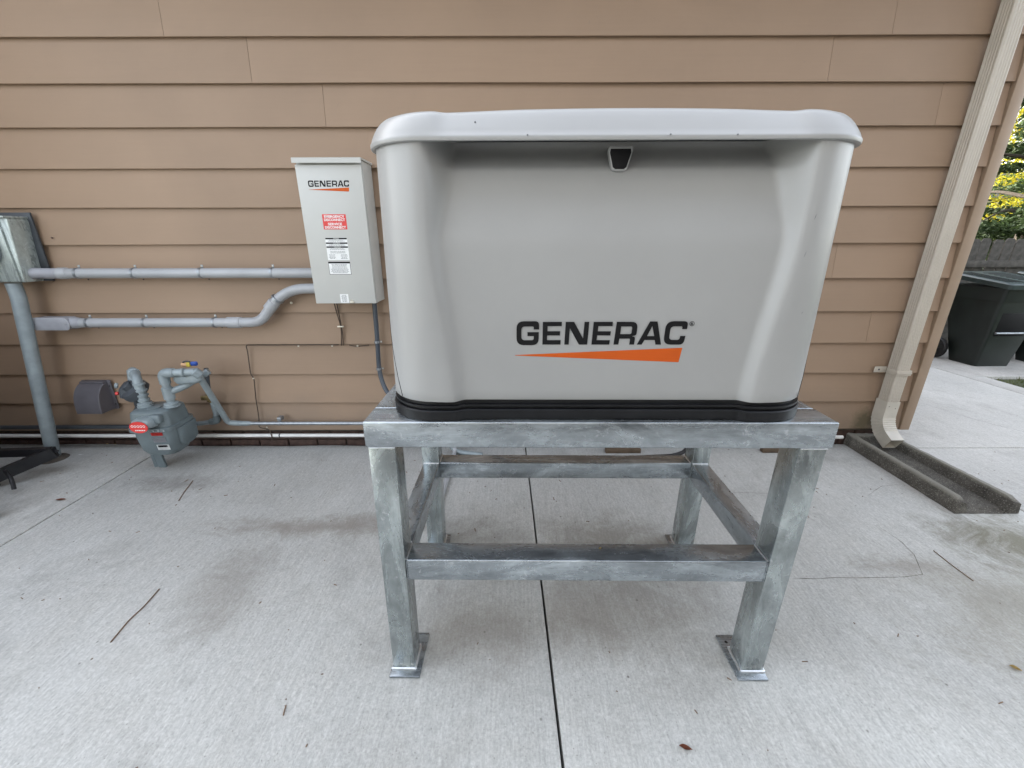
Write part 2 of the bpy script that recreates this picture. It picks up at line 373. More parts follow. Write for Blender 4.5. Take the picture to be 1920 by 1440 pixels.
def lathe_bm(bm, prof, origin, axis, n=24):
    """prof: (radius, height along axis)"""
    ax = Vector(axis).normalized(); u = ax.orthogonal().normalized(); v = ax.cross(u); o = Vector(origin)
    rings = []
    for (r, h) in prof:
        if r < 1e-6: rings.append([bm.verts.new(o + ax * h)])
        else: rings.append([bm.verts.new(o + ax * h + (u * math.cos(2 * PI * i / n) + v * math.sin(2 * PI * i / n)) * r) for i in range(n)])
    for a, b in zip(rings[:-1], rings[1:]):
        for i in range(n):
            j = (i + 1) % n
            if len(a) == 1 and len(b) == 1: continue
            if len(a) == 1: bm.faces.new((a[0], b[j], b[i]))
            elif len(b) == 1: bm.faces.new((a[i], a[j], b[0]))
            else: bm.faces.new((a[i], a[j], b[j], b[i]))
    bmesh.ops.recalc_face_normals(bm, faces=bm.faces)
def lathe(name, mat, prof, origin, axis, parent=None, n=24, ang=35):
    bm = bmesh.new()
    p = list(prof)
    if p[0][0] > 1e-6: p = [(0, p[0][1])] + p
    if p[-1][0] > 1e-6: p = p + [(0, p[-1][1])]
    lathe_bm(bm, p, origin, axis, n); me = bm_mesh(bm, name); smooth_by_angle(me, ang)
    return link(name, me, mat, parent)
def prism(name, mat, pts2, axis, a, b, parent=None, bev=0.0):
    """extrude 2D polygon along axis 'x','y','z' from a to b. pts2 in remaining axes order"""
    bm = bmesh.new()
    def mk(p, t):
        return {'x': (t, p[0], p[1]), 'y': (p[0], t, p[1]), 'z': (p[0], p[1], t)}[axis]
    A = [bm.verts.new(mk(p, a)) for p in pts2]; B = [bm.verts.new(mk(p, b)) for p in pts2]
    bm.faces.new(A); bm.faces.new(list(reversed(B)))
    for i in range(len(A)):
        j = (i + 1) % len(A); bm.faces.new((A[i], B[i], B[j], A[j]))
    bmesh.ops.recalc_face_normals(bm, faces=bm.faces)
    if bev: bmesh.ops.bevel(bm, geom=list(bm.edges), offset=bev, segments=2, affect='EDGES', profile=0.5)
    me = bm_mesh(bm, name)
    if bev: smooth_by_angle(me, 40)
    return link(name, me, mat, parent)
def text_mesh(s, size, align='CENTER', extr=0.0003, bold=0.0, sx=1.0):
    cu = bpy.data.curves.new('text', 'FONT'); cu.body = s; cu.size = size; cu.align_x = align; cu.extrude = extr; cu.offset = bold
    cu.resolution_u = 2
    o = bpy.data.objects.new('text', cu); COL.objects.link(o)
    dg = bpy.context.evaluated_depsgraph_get(); dg.update()
    me = bpy.data.meshes.new_from_object(o.evaluated_get(dg)); bpy.data.objects.remove(o); bpy.data.curves.remove(cu)
    me.transform(Matrix.Diagonal((sx, 1, 1, 1)))
    return me
def on_front(me, x, y, z):
    """text in XY plane -> standing in XZ plane facing -Y"""
    me.transform(Matrix.Translation((x, y, z)) @ Matrix.Rotation(PI / 2, 4, 'X')); return me

# lettering of the two logos: polygons in drawing units (x right, y down)
def rpoly(pts, n=5):
    out = []
    m_ = len(pts)
    for i, p in enumerate(pts):
        r = p[2] if len(p) > 2 else 0
        b = Vector((p[0], p[1]))
        if r <= 0: out.append((b.x, b.y)); continue
        a = Vector(pts[i - 1][:2]); c = Vector(pts[(i + 1) % m_][:2])
        k = min(r, (a - b).length * 0.5, (c - b).length * 0.5)
        s = b + (a - b).normalized() * k; e = b + (c - b).normalized() * k
        for j in range(n + 1):
            t = j / n; q = s * (1 - t) ** 2 + b * 2 * t * (1 - t) + e * t * t; out.append((q.x, q.y))
    return out
LET = {
 'G': [[(350, 243), (395, 243), (395, 175, 55), (210, 175, 60), (210, 375, 60), (393, 375, 60), (393, 265), (300, 265), (300, 298), (352, 298), (352, 333, 20), (250, 333, 30), (250, 218, 30), (352, 218, 18)]],
 'E': [[(425, 180), (580, 180), (580, 215), (465, 215), (465, 258), (568, 258), (568, 293), (463, 293), (463, 332), (575, 332), (575, 370), (425, 370)]],
 'N': [[(612, 180), (680, 180), (760, 318), (765, 180), (803, 180), (797, 370), (728, 370), (647, 232), (643, 370), (607, 370)]],
 'E2': [[(840, 180), (995, 180), (995, 215), (880, 215), (878, 258), (985, 258), (983, 293), (875, 293), (872, 332), (982, 332), (980, 370), (832, 370)]],
 'R': [[(1028, 180), (1200, 180, 50), (1197, 292, 30), (1160, 298), (1188, 306, 18), (1185, 370), (1145, 370), (1148, 319, 12), (1060, 320), (1055, 370), (1015, 370)], [(1066, 218), (1158, 218, 15), (1155, 281, 15), (1063, 281)]],
 'A': [[(1298, 177), (1358, 177), (1408, 370), (1362, 370), (1352, 331), (1268, 331), (1248, 370), (1208, 370)], [(1320, 214), (1344, 298), (1285, 298)]],
 'C': [[(1565, 240), (1605, 240), (1608, 175, 50), (1430, 175, 62), (1425, 370, 60), (1592, 370, 55), (1600, 297), (1558, 297), (1553, 330, 20), (1468, 330, 30), (1470, 217, 32), (1567, 217, 20)]],
}
SWOOSH = [[(198, 460), (198, 464), (1572, 522), (1588, 397)]]
def glyph(polys, unit, depth):
    cu = bpy.data.curves.new('glyph', 'CURVE'); cu.dimensions = '2D'; cu.fill_mode = 'BOTH'; cu.extrude = depth
    for pl in polys:
        q = rpoly(pl); sp = cu.splines.new('POLY'); sp.points.add(len(q) - 1); sp.use_cyclic_u = True
        for i, (x, y) in enumerate(q): sp.points[i].co = ((x - 200) * unit, (462 - y) * unit, 0, 1)
    o = bpy.data.objects.new('glyph', cu); COL.objects.link(o)
    dg = bpy.context.evaluated_depsgraph_get(); dg.update()
    me = bpy.data.meshes.new_from_object(o.evaluated_get(dg)); bpy.data.objects.remove(o); bpy.data.curves.remove(cu)
    return me
def logo(parent, x, y, z, unit, depth=0.0003, reg=True):
    for k in ('G', 'E', 'N', 'E2', 'R', 'A', 'C'):
        link('letter', on_front(glyph(LET[k], unit, depth), x, y, z), M['ink'], parent)
    link('logo_wedge', on_front(glyph(SWOOSH, unit, depth), x, y, z), M['orange'], parent)
    if reg:
        bm = bmesh.new(); n = 20; c = (1640, 195)
        def P(r, i): a = 2 * PI * i / n; return bm.verts.new(((c[0] - 200 + r * math.cos(a)) * unit, (462 - c[1] + r * math.sin(a)) * unit, depth))
        o_ = [P(20, i) for i in range(n)]; i_ = [P(16, i) for i in range(n)]
        for i in range(n): j = (i + 1) % n; bm.faces.new((o_[i], o_[j], i_[j], i_[i]))
        link('registered_mark', on_front(bm_mesh(bm, 'registered_mark'), x, y, z), M['ink'], parent)
        tm = text_mesh('R', 30 * unit, 'CENTER', depth, 0.4 * unit)
        tm.transform(Matrix.Translation(((1640 - 200) * unit, (462 - 206) * unit, 0)))
        link('letter', on_front(tm, x, y, z), M['ink'], parent)

# ================================================================== GROUND
box('ground', M['lawn'], -60, -60, -0.30, 60, 80, -0.105).__setitem__('kind', 'structure')
bed = box('soil_strip', M['soil'], -8, 2.55, -0.104, 2.80, 2.72, -0.035); bed['kind'] = 'structure'

patio = empty('patio', (0, 0, 0), kind='structure')
def slab(pts, mat, name='slab', parent=patio, z0=-0.10, z1=0.0, wob=0.0):
    bm = bmesh.new()
    A = [bm.verts.new((x, y, z0)) for x, y in pts]; B = [bm.verts.new((x, y, z1)) for x, y in pts]
    bm.faces.new(A); bm.faces.new(list(reversed(B)))
    for i in range(len(A)):
        j = (i + 1) % len(A); bm.faces.new((A[i], B[i], B[j], A[j]))
    bmesh.ops.recalc_face_normals(bm, faces=bm.faces)
    es = [e for e in bm.edges if all(abs(v.co.z - z1) < 1e-6 for v in e.verts)]
    bmesh.ops.bevel(bm, geom=es, offset=0.004, segments=2, affect='EDGES', profile=0.5)
    me = bm_mesh(bm, name); smooth_by_angle(me, 30)
    return link(name, me, mat, parent)
def jx(y): return 0.157 - 0.0240 * y            # main joint, slightly skewed
g = 0.0045
def wedge_edge(xa, xb, y, amp=0.006, n=26):
    return [(xa + (xb - xa) * i / n, y + amp * noise.noise((xa + (xb - xa) * i / n * 3.1, 0.3, 1.7)) * 2) for i in range(n + 1)]
YE = 2.632
slab([(-2.446 + g, -4.2)] + [(jx(-4.2) - g, -4.2), (jx(YE) - g, YE)] + wedge_edge(jx(YE) - g, -2.455 + g, YE)[1:], M['concrete'])
slab([(jx(-4.2) + g, -4.2), (2.745 - g, -4.2), (2.745 - g, YE)] + wedge_edge(2.745 - g, jx(YE) + g, YE)[1:], M['concrete_r'])
slab([(-6.0, -4.2), (-2.446 - g, -4.2), (-2.458 - g, YE + .02)] + wedge_edge(-2.458 - g, -6.0, YE + .03)[1:], M['concrete'])
drive = empty('driveway', (0, 0, 0), kind='structure')
slab([(2.745 + g, -4.2), (4.82 - g, -4.2), (4.82 - g, 2.575 - g), (2.745 + g, 2.575 - g)], M['drive'], parent=drive)
slab([(2.795, 2.575 + g), (4.82 - g, 2.575 + g), (4.82 - g, 9.0), (2.795, 9.0)], M['drive'], parent=drive)
slab([(4.82 + g, -4.2), (5.03, -4.2), (5.03, 4.16), (4.82 + g, 4.16)], M['drive'], parent=drive)
slab([(4.82 + g, 4.16 + g), (9.5, 4.16 + g), (9.5, 5.35), (4.82 + g, 5.35)], M['drive'], parent=drive)
# fine cracks in the driveway
def crack(pts, wd=0.0035, z=0.0012, parent=drive, mat='screwdark'):
    P = [Vector((p[0], p[1], z)) for p in pts]; bm = bmesh.new(); L = []
    Q = []
    for a, b in zip(P[:-1], P[1:]):
        n = max(2, int((b - a).length / 0.03))
        for i in range(n): Q.append(a.lerp(b, i / n))
    Q.append(P[-1])
    for i, q in enumerate(Q):
        t = (Q[min(i + 1, len(Q) - 1)] - Q[max(i - 1, 0)]).normalized(); s = Vector((-t.y, t.x, 0))
        q = q + s * 0.006 * noise.noise(q * 9)
        k = wd * 0.5 * (0.35 + 0.9 * abs(noise.noise(q * 25))) * min(1, i / 3 + .1, (len(Q) - 1 - i) / 3 + .1)
        L.append((bm.verts.new(q + s * k), bm.verts.new(q - s * k)))
    for a, b in zip(L[:-1], L[1:]): bm.faces.new((a[0], b[0], b[1], a[1]))
    return link('crack', bm_mesh(bm, 'crack'), M[mat], parent)
crack([(3.70, 3.18), (3.79, 2.97), (3.90, 2.80), (4.05, 2.60)], 0.006)
crack([(3.66, 3.42), (3.72, 3.15)], 0.006)
M['crackdirt'] = simple('crack dirt', (0.13, 0.12, 0.10), 0.95, 0, 0.3, 30)
crack([(1.192, 1.398), (1.45, 1.40), (1.70, 1.403), (1.785, 1.42), (1.81, 1.46), (1.86, 1.54), (1.88, 1.62), (1.86, 1.75)], 0.004, parent=patio, mat='crackdirt')
crack([(1.14, 2.05), (1.45, 2.03), (1.60, 1.97)], 0.003, parent=patio, mat='crackdirt')
crack([(2.02, 2.0), (2.18, 2.10), (2.34, 2.12)], 0.003, parent=patio, mat='crackdirt')
# lawn strip with blades
bm = bmesh.new()
for i in range(9000):
    x = random.uniform(5.04, 7.4); y = random.uniform(1.4, 4.14)
    if random.random() < 0.35 * (1 + noise.noise((x * 2, y * 2, 0))): continue
    h = random.uniform(0.02, 0.06); a = random.uniform(0, 2 * PI); wd = 0.004
    dx, dy = math.cos(a) * wd, math.sin(a) * wd; lx, ly = random.uniform(-.03, .03), random.uniform(-.03, .03)
    z = -0.035
    bm.faces.new([bm.verts.new(p) for p in ((x - dx, y - dy, z), (x + dx, y + dy, z), (x + lx, y + ly, z + h))])
o = link('grass', bm_mesh(bm, 'grass'), M['grass']); o['kind'] = 'stuff'
box('lawn_strip', M['lawn'], 5.031, -4.2, -0.104, 9.5, 4.159, -0.03)['kind'] = 'structure'

# ================================================================== HOUSE
house = empty('house', (0, 2.63, 0), label='tan lap sided house wall with brick footing behind the generator', cat='house')
def HP(x, y, z): return (x, y - 2.63, z)
Z0, DZ, NR = 0.123, 0.2060, 14
joints = {0: [0.6], 1: [-0.1], 2: [0.9], 3: [-0.3, 2.312], 4: [0.4], 5: [-0.5, 1.985], 6: [0.7],
          7: [0.1], 8: [1.3], 9: [-1.028, 2.35], 10: [-1.396, 1.703], 11: [-1.813, 1.987], 12: [-0.5, 1.5], 13: [-2.0, 0.8]}
def siding_board(xa, xb, k, parent=house):
    n = max(3, int((xb - xa) / 0.25)); bm = bmesh.new(); R = []
    for i in range(n + 1):
        x = xa + (xb - xa) * i / n
        wz = 0.0022 * noise.noise((x * 0.9, k * 5.3, 0)) ; wy = 0.0025 * noise.noise((x * 0.7, k * 3.1, 9))
        zb = Z0 + DZ * k + wz; zt = Z0 + DZ * (k + 1) + 0.02
        prof = [(-0.0010 + wy, zb + 0.002), (0.0 + wy, zb), (0.0035 + wy, zb), (0.0040 + wy, zb + 0.011), (0.0195 + wy, zb + 0.012), (0.034, zt), (0.021, zt)]
        R.append([bm.verts.new((x, p[0], p[1])) for p in prof])
    for a, b in zip(R[:-1], R[1:]):
        for j in range(7): bm.faces.new((a[j], a[(j + 1) % 7], b[(j + 1) % 7], b[j]))
    bm.faces.new(list(reversed(R[0]))); bm.faces.new(R[-1])
    bmesh.ops.recalc_face_normals(bm, faces=bm.faces)
    return link('siding_board', bm_mesh(bm, 'siding_board'), M['siding'], parent)
for k in range(NR):
    xs = sorted([-6.0, 2.716] + joints[k])
    for a, b in zip(xs[:-1], xs[1:]): siding_board(a + 0.0009, b - 0.0009, k)
# wall core, footing, corner board
box('wall_core', M['trim'], -6.0, 0.035, 0.10, 2.76, 0.16, 3.05, house)
box('corner_board', M['trim'], 2.718, -0.009, 0.118, 2.784, 0.0345, 3.05, house, 0.002)
box('corner_board', M['trim'], 2.765, 0.0285, 0.118, 2.788, 0.10, 3.05, house, 0.002)
box('footing', M['mortar'], -6.0, 0.062, -0.12, 2.74, 0.16, 0.099, house)
box('sill_board', M['mortar'], -6.0, 0.0265, 0.100, 2.722, 0.0615, 0.1225, house)
bme = None
for r_ in range(2):
    for i in range(42):
        x = -6.0 + i * 0.209 + (0.104 if r_ else 0)
        if x + 0.198 > 2.74: continue
        if bme is None:
            bm = bmesh.new(); box_bm(bm, 0, 0, 0, 0.198, 0.02, 0.057, 0.003, 1); bme = bm_mesh(bm, 'brick'); bme.materials.append(M['brick'])
        b_ = bpy.data.objects.new('brick', bme); COL.objects.link(b_); b_.parent = house
        b_.location = (x, 0.044 + random.uniform(-.002, .002), -0.034 + r_ * 0.067)
# side wall round the corner
for k in range(NR):
    bm = bmesh.new(); zb = Z0 + DZ * k; zt = zb + DZ + .02
    box_bm(bm, 2.775, 0.102, zb, 2.787, 11.5, zt, 0)
    for v in bm.verts:
        if v.co.z > zb + 0.1: v.co.x -= 0.012
    link('siding_board', bm_mesh(bm, 'siding_board'), M['siding'], house)
box('side_wall', M['trim'], 2.62, 0.161, -0.1, 2.762, 11.6, 3.05, house)
box('side_wall', M['trim'], -6.0, 0.161, -0.1, -5.86, 11.6, 3.05, house)
box('rear_wall', M['trim'], -5.86, 11.46, -0.1, 2.62, 11.6, 3.05, house)
# soffit, fascia, roof, gutter
box('soffit', M['soffit'], -6.4, -0.42, 3.051, 3.15, 0.16, 3.066, house)
box('fascia', M['trim'], -6.4, -0.445, 3.03, 3.15, -0.4205, 3.20, house)
prism('roof', M['roof'], [(-0.52, 3.20), (5.8, 6.3), (12.1, 3.20), (12.1, 3.10), (5.8, 6.18), (-0.52, 3.10)], 'x', -6.5, 3.2, house)
prism('gable', M['siding'], [(0.17, 3.051), (11.5, 3.051), (5.83, 5.9)], 'x', 2.70, 2.76, house)
prism('gutter', M['spout'], [(-0.57, 3.20), (-0.55, 3.09), (-0.446, 3.09), (-0.446, 3.20), (-0.455, 3.20), (-0.455, 3.10), (-0.545, 3.10), (-0.56, 3.20)], 'x', -6.4, 3.15, house)
# nail with a rust mark
lathe('nail', M['brick'], [(0.006, 0), (0.004, 0.004)], (-2.76, -0.004, 1.40), (0, -1, 0), house, 8)

# ================================================================== DOWNSPOUT
ds = empty('downspout', (2.531, 2.577, 0), label='tan corrugated metal downspout with elbow foot beside the house corner', cat='downspout')
def spout_sect(wx, wy, ribs=True):
    pts = []
    hx, hy = wx / 2, wy / 2
    def side(p, q, n, d):
        for i in range(n + 1):
            t = i / n
            if t >= 1: break
            k = 0
            if ribs and 0.1 < t < 0.9: k = d * (1 - math.cos((t - 0.1) / 0.8 * 2 * PI * 4)) / 2
            a = Vector(p).lerp(Vector(q), t); nrm = (Vector(q) - Vector(p)).normalized(); nn = Vector((nrm.y, -nrm.x))
            pts.append(tuple(a - nn * k))
    side((-hx + .006, -hy), (hx - .006, -hy), 42, 0.0022); side((hx, -hy + .006), (hx, hy - .006), 42, 0.0022)
    side((hx - .006, hy), (-hx + .006, hy), 8, 0); side((-hx, hy - .006), (-hx, -hy + .006), 42, 0.0022)
    return pts
S = spout_sect(0.081, 0.084)
bm = bmesh.new(); zz = [0.30, 3.06]; rg = [[bm.verts.new((p[0], p[1], z)) for p in S] for z in zz]
for j in range(len(S)): bm.faces.new((rg[0][j], rg[0][(j + 1) % len(S)], rg[1][(j + 1) % len(S)], rg[1][j]))
me = bm_mesh(bm, 'pipe'); smooth_by_angle(me, 60); link('pipe', me, M['spout'], ds)
# elbow: straight collar then a crimped curve turning toward the yard
path = [Vector((0, 0, 0.36)), Vector((0, 0, 0.31)), Vector((0, 0, 0.262))]
th0, R_ = 0.0, 0.16
n = 26
for i in range(1, n + 1):
    a = math.radians(62) * i / n; path.append(Vector((0.0, -R_ * (1 - math.cos(a)), 0.262 - R_ * math.sin(a))))
d_ = (path[-1] - path[-2]).normalized(); path.append(path[-1] + d_ * 0.05)
sec = []
for sx, sy in ((-1, -1), (1, -1), (1, 1), (-1, 1)):
    pass
def rect_sect(hx, hy, n=6):
    P = [(-hx, -hy), (hx, -hy), (hx, hy), (-hx, hy)]; o = []
    for i in range(4):
        a = Vector(P[i]); b = Vector(P[(i + 1) % 4])
        for j in range(n): o.append(tuple(a.lerp(b, j / n)))
    return o
hx, hy = 0.0445, 0.0425
bm = bmesh.new(); rings = []
for i, p in enumerate(path):
    T = (path[min(i + 1, len(path) - 1)] - path[max(i - 1, 0)]).normalized()
    X = Vector((1, 0, 0)); Nn = T.cross(X)
    k = 1.0 + (0.05 if (i % 3 == 1 and 4 < i < 24) else 0.0)
    rings.append([bm.verts.new(p + X * s[1] * k + Nn * s[0] * k) for s in rect_sect(hx, hy)])
m_ = len(rings[0])
for a, b in zip(rings[:-1], rings[1:]):
    for j in range(m_): bm.faces.new((a[j], a[(j + 1) % m_], b[(j + 1) % m_], b[j]))
bmesh.ops.recalc_face_normals(bm, faces=bm.faces)
r2 = bmesh.ops.solidify(bm, geom=list(bm.faces), thickness=0.0018)
me = bm_mesh(bm, 'elbow'); smooth_by_angle(me, 25); link('elbow', me, M['spout_foot'], ds)
# strap bracket
st = box('strap', M['spout'], -0.048, -0.0475, 0.545, 0.048, -0.0430, 0.580, ds, 0.001)
box('strap_ridge', M['spout'], -0.048, -0.0510, 0.558, 0.048, -0.0478, 0.566, st, 0.001)
box('strap', M['spout'], -0.048, -0.0427, 0.545, -0.0445, 0.030, 0.580, ds, 0.0008)
box('strap', M['spout'], 0.0445, -0.0427, 0.545, 0.048, 0.030, 0.580, ds, 0.0008)
box('strap_tab', M['spout'], -0.125, 0.034, 0.545, -0.0446, 0.038, 0.585, ds, 0.001)
lathe('screw', M['screwdark'], [(0.006, 0), (0.004, 0.003)], (-0.095, 0.034, 0.565), (0, -1, 0), ds, 8)
for z in (0.335, 0.35):
    lathe('screw', M['screwdark'], [(0.003, 0), (0.002, 0.002)], (0.02 - (z - .335) * 3, -0.0445, z - 0.02), (0, -1, 0), ds, 8)

# ================================================================== SPLASH BLOCK
sb = empty('splash_block', (2.52, 2.24, 0), label='dark mossy concrete splash block lying below the downspout elbow', cat='splash block')
bm = bmesh.new(); NY, NX = 40, 26; G = []
for i in range(NY + 1):
    t = i / NY; y = -0.40 + 0.80 * t; hw = 0.165 - 0.018 * t; row = []
    for j in range(NX + 1):
        s = -1 + 2 * j / NX; x = s * hw; a = abs(s)
        rim = 0.086; floor = 0.016 + 0.022 * t
        if a > 0.74: z = rim - (0.010 if a > 0.97 else 0)
        elif a > 0.62: z = floor + (rim - floor) * (a - 0.62) / 0.12
        else: z = floor
        if t > 0.94: z = max(z, rim - 0.004)
        if t < 0.05: z -= 0.018 * (1 - t / 0.05)
        z += 0.0022 * noise.noise((x * 40, y * 40, 2)) + 0.0015 * noise.noise((x * 110, y * 110, 5))
        xx = x + 0.003 * noise.noise((y * 14, a * 2, 4)); row.append(bm.verts.new((xx, y + 0.004 * noise.noise((x * 20, t, 8)), z)))
    G.append(row)
for i in range(NY):
    for j in range(NX): bm.faces.new((G[i][j], G[i][j + 1], G[i + 1][j + 1], G[i + 1][j]))
bd = [G[0][j] for j in range(NX + 1)] + [G[i][NX] for i in range(1, NY + 1)] + [G[NY][j] for j in range(NX - 1, -1, -1)] + [G[i][0] for i in range(NY - 1, 0, -1)]
low = [bm.verts.new((v.co.x * 1.03, v.co.y * 1.004, 0.001)) for v in bd]
for i in range(len(bd)): j = (i + 1) % len(bd); bm.faces.new((bd[i], low[i], low[j], bd[j]))
bm.faces.new(low); bmesh.ops.recalc_face_normals(bm, faces=bm.faces)
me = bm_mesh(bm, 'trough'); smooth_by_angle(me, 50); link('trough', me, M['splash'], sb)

# ================================================================== STEEL STAND
stand = empty('steel_stand', (-0.399, 1.0, 0), -0.011, label='galvanized steel tube stand with base plates carrying the large generator', cat='stand')
SW, SD, ST, BH = 1.261, 0.665, 0.923, 0.076
box('top_beam', M['galv'], 0, 0, ST - BH, SW, 0.10, ST, stand, 0.0045, 3)
box('top_beam', M['galv'], 0, SD - 0.10, ST - BH, SW, SD, ST, stand, 0.0045, 3)
box('top_beam', M['galv_y'], 0, 0.1015, ST - BH, 0.10, SD - 0.1015, ST - 0.0005, stand, 0.0045, 3)
box('top_beam', M['galv_y'], SW - 0.10, 0.1015, ST - BH, SW, SD - 0.1015, ST - 0.0005, stand, 0.0045, 3)
box('top_beam', M['galv'], SW / 2 - 0.05, 0.1015, ST - BH, SW / 2 + 0.05, SD - 0.1015, ST - 0.0005, stand, 0.0045, 3)
LW, LD = 0.074, 0.082
def leg(x, y, tilt):
    z1 = ST - BH - 0.001; z0 = 0.010
    o_ = hexa('leg', M['galv_side'], [(x + tilt, y, z0), (x + LW + tilt, y, z0), (x + LW + tilt, y + LD, z0), (x + tilt, y + LD, z0), (x, y, z1), (x + LW, y, z1), (x + LW, y + LD, z1), (x, y + LD, z1)], stand, 0.0045)
    return o_
for (x, tl, xp0, xp1) in ((0.006, -0.012, -0.012, 0.090), (SW - 0.013 - LW, -0.009, SW - 0.118, SW - 0.018)):
    for (y, y0, y1, sgn) in ((0.0015, -0.026, 0.138, -1), (SD - LD - 0.0015, SD - 0.138, SD + 0.020, 1)):
        lg = leg(x, y, tl)
        pl = box('base_plate', M['galv'], xp0, y0, 0.0, xp1, y1, 0.0095, lg, 0.002)
        wx0, wx1 = x + tl, x + tl + LW
        tube('weld', M['weld'], [(wx0 - .002, y - .002, 0.0125), (wx1 + .002, y - .002, 0.0125), (wx1 + .002, y + LD + .002, 0.0125), (wx0 - .002, y + LD + .002, 0.0125), (wx0 - .002, y - .002, 0.0125)], 0.0042, lg, 0.002, 8)
        hy_ = y1 - 0.022 if sgn < 0 else y0 + 0.022
        hxx = (x + tl + LW / 2)
        if sgn < 0: lathe('bolt_hole', M['ink'], [(0.0055, 0), (0.0055, 0.0004)], (hxx + (0.02 if x < .5 else -0.035), y1 - 0.030, 0.0096), (0, 0, 1), lg, 12)
        # weld where leg meets the top beam
        tube('weld', M['weld'], [(x + 0.002, y if sgn < 0 else y + LD, z1_) for z1_ in (ST - BH - .0012,)] + [(x + LW, y if sgn < 0 else y + LD, ST - BH - .0012)], 0.0016, lg, 0, 6)
xa, xb = 0.006 + LW - 0.005, SW - 0.013 - LW - 0.005
BZ0, BZ1 = 0.386, 0.463
b1 = box('cross_bar', M['galv'], xa, 0.0045, BZ0, xb, 0.084, BZ1, stand, 0.005, 3)
b2 = box('cross_bar', M['galv'], xa, SD - 0.080, BZ0, xb, SD - 0.006, BZ1, stand, 0.005, 3)
for x in (0.012 - .006, SW - 0.013 - LW - .003):
    bs = box('cross_bar', M['galv_y'], x, LD + 0.0025, BZ0, x + 0.070, SD - LD - 0.0025, BZ1, stand, 0.005, 3)
    for yy in (LD + 0.003, SD - LD - 0.003):
        tube('weld', M['weld'], [(x + 0.002, yy, BZ1), (x + 0.068, yy, BZ1)], 0.0026, bs, 0, 8)
for (bb, yy) in ((b1, 0.0045), (b2, SD - 0.080)):
    for xx in (xa + .002, xb - .002):
        tube('weld', M['weld'], [(xx, yy + 0.004, BZ1), (xx, yy + 0.074, BZ1)], 0.0026, bb, 0, 8)
        tube('weld', M['galv'], [(xx, yy - 0.0005, BZ0 + .004), (xx, yy - 0.0005, BZ1)], 0.0015, bb, 0, 8)

# ================================================================== GENERATOR
gen = empty('generator', (0.234, 1.0, ST), -0.011, label='large grey standby generator enclosure with orange wedge logo on steel stand', cat='generator')
GD = 0.625
def plan(hw, yf, yb, R, RB, nf=64, narc=14):
    """plan ring starting rear-left going: left side -> front-left arc -> front -> front-right arc -> right side -> rear. returns list (x,y,tag)"""
    P = []
    for i in range(7): P.append((-hw, yb - RB - (yb - RB - yf - R) * i / 6, 's'))
    for i in range(1, narc):
        a = PI / 2 * i / narc; P.append((-hw + R - R * math.cos(a), yf + R - R * math.sin(a), 'a'))
    for i in range(nf + 1): P.append((-hw + R + (2 * hw - 2 * R) * i / nf, yf, 'f'))
    for i in range(narc - 1, 0, -1):
        a = PI / 2 * i / narc; P.append((hw - R + R * math.cos(a), yf + R - R * math.sin(a), 'a'))
    for i in range(7): P.append((hw, yf + R + (yb - RB - yf - R) * i / 6, 's'))
    for i in range(1, 5):
        a = PI / 2 * i / 5; P.append((hw - RB + RB * math.cos(a), yb - RB + RB * math.sin(a), 'b'))
    for i in range(9): P.append((hw - RB - (2 * hw - 2 * RB) * i / 8, yb, 'b'))
    for i in range(1, 5):
        a = PI / 2 * i / 5; P.append((-hw + RB - RB * math.sin(a), yb - RB + RB * math.cos(a), 'b'))
    return P
def sst(a, b, x):
    t = max(0.0, min(1.0, (x - a) / (b - a))); return t * t * (3 - 2 * t)
def loft(levels, name, mat, parent, cap_top=True, cap_bot=False, offs=None, ang=50, nf=96, zoff=None):
    bm = bmesh.new(); rings = []
    for L in levels:
        z, hw, yf, yb, R = L[:5]
        ring = []
        for (x, y, tg) in plan(hw, yf, yb, R, 0.05, nf):
            if offs and y < yf + R: y = y + offs(x, z, L) * (1 - sst(yf, yf + R, y))
            ring.append(bm.verts.new((x, y, z + (zoff(x, z, y) if zoff else 0))))
        rings.append(ring)
    n_ = len(rings[0])
    for a, b in zip(rings[:-1], rings[1:]):
        for j in range(n_): bm.faces.new((a[j], a[(j + 1) % n_], b[(j + 1) % n_], b[j]))
    if cap_top: bm.faces.new(rings[-1])
    if cap_bot: bm.faces.new(list(reversed(rings[0])))
    bmesh.ops.recalc_face_normals(bm, faces=bm.faces)
    me = bm_mesh(bm, name); smooth_by_angle(me, ang); return link(name, me, mat, parent)
HB = 0.571
ZB, ZT = 0.054, 0.677              # body bottom, top (relative to stand top)
def hw_body(z): return HB - 0.001 - 0.010 * (z - ZB) / (ZT - ZB)
def e_in(z):
    return 0.386 + (0.428 - 0.386) * sst(0.05, 0.50, z)
def dep(z):
    d = 0.019 + 0.006 * sst(0.1, 0.46, z)
    if z > 0.455: d += 0.044 * ((min(z, 0.625) - 0.455) / 0.17) ** 1.05
    if z > 0.612: d += 0.050 * sst(0.606, 0.668, z)
    return d
def wtr(z): return 0.030 + 0.030 * sst(0.45, 0.62, z)
def body_off(x, z, L=None):
    e = e_in(z); wd = wtr(z)
    f = dep(z) * (1 - sst(e - wd, e + 0.004, abs(x)))
    # softened ridge just outside of the recess
    f += -0.0025 * math.exp(-((abs(x) - e - 0.022) / 0.022) ** 2)
    return f
lv = []
zs = [ZB, ZB + 0.003] + [ZB + (0.46 - ZB) * i / 14 for i in range(1, 15)] + [0.46 + (0.60 - 0.46) * i / 14 for i in range(1, 15)] + [0.60 + (ZT - 0.60) * i / 14 for i in range(1, 15)]
for z in zs: lv.append((z, hw_body(z) - (0.002 if z == ZB else 0), 0.0 + (0.002 if z == ZB else 0), GD - 0.01, 0.130))
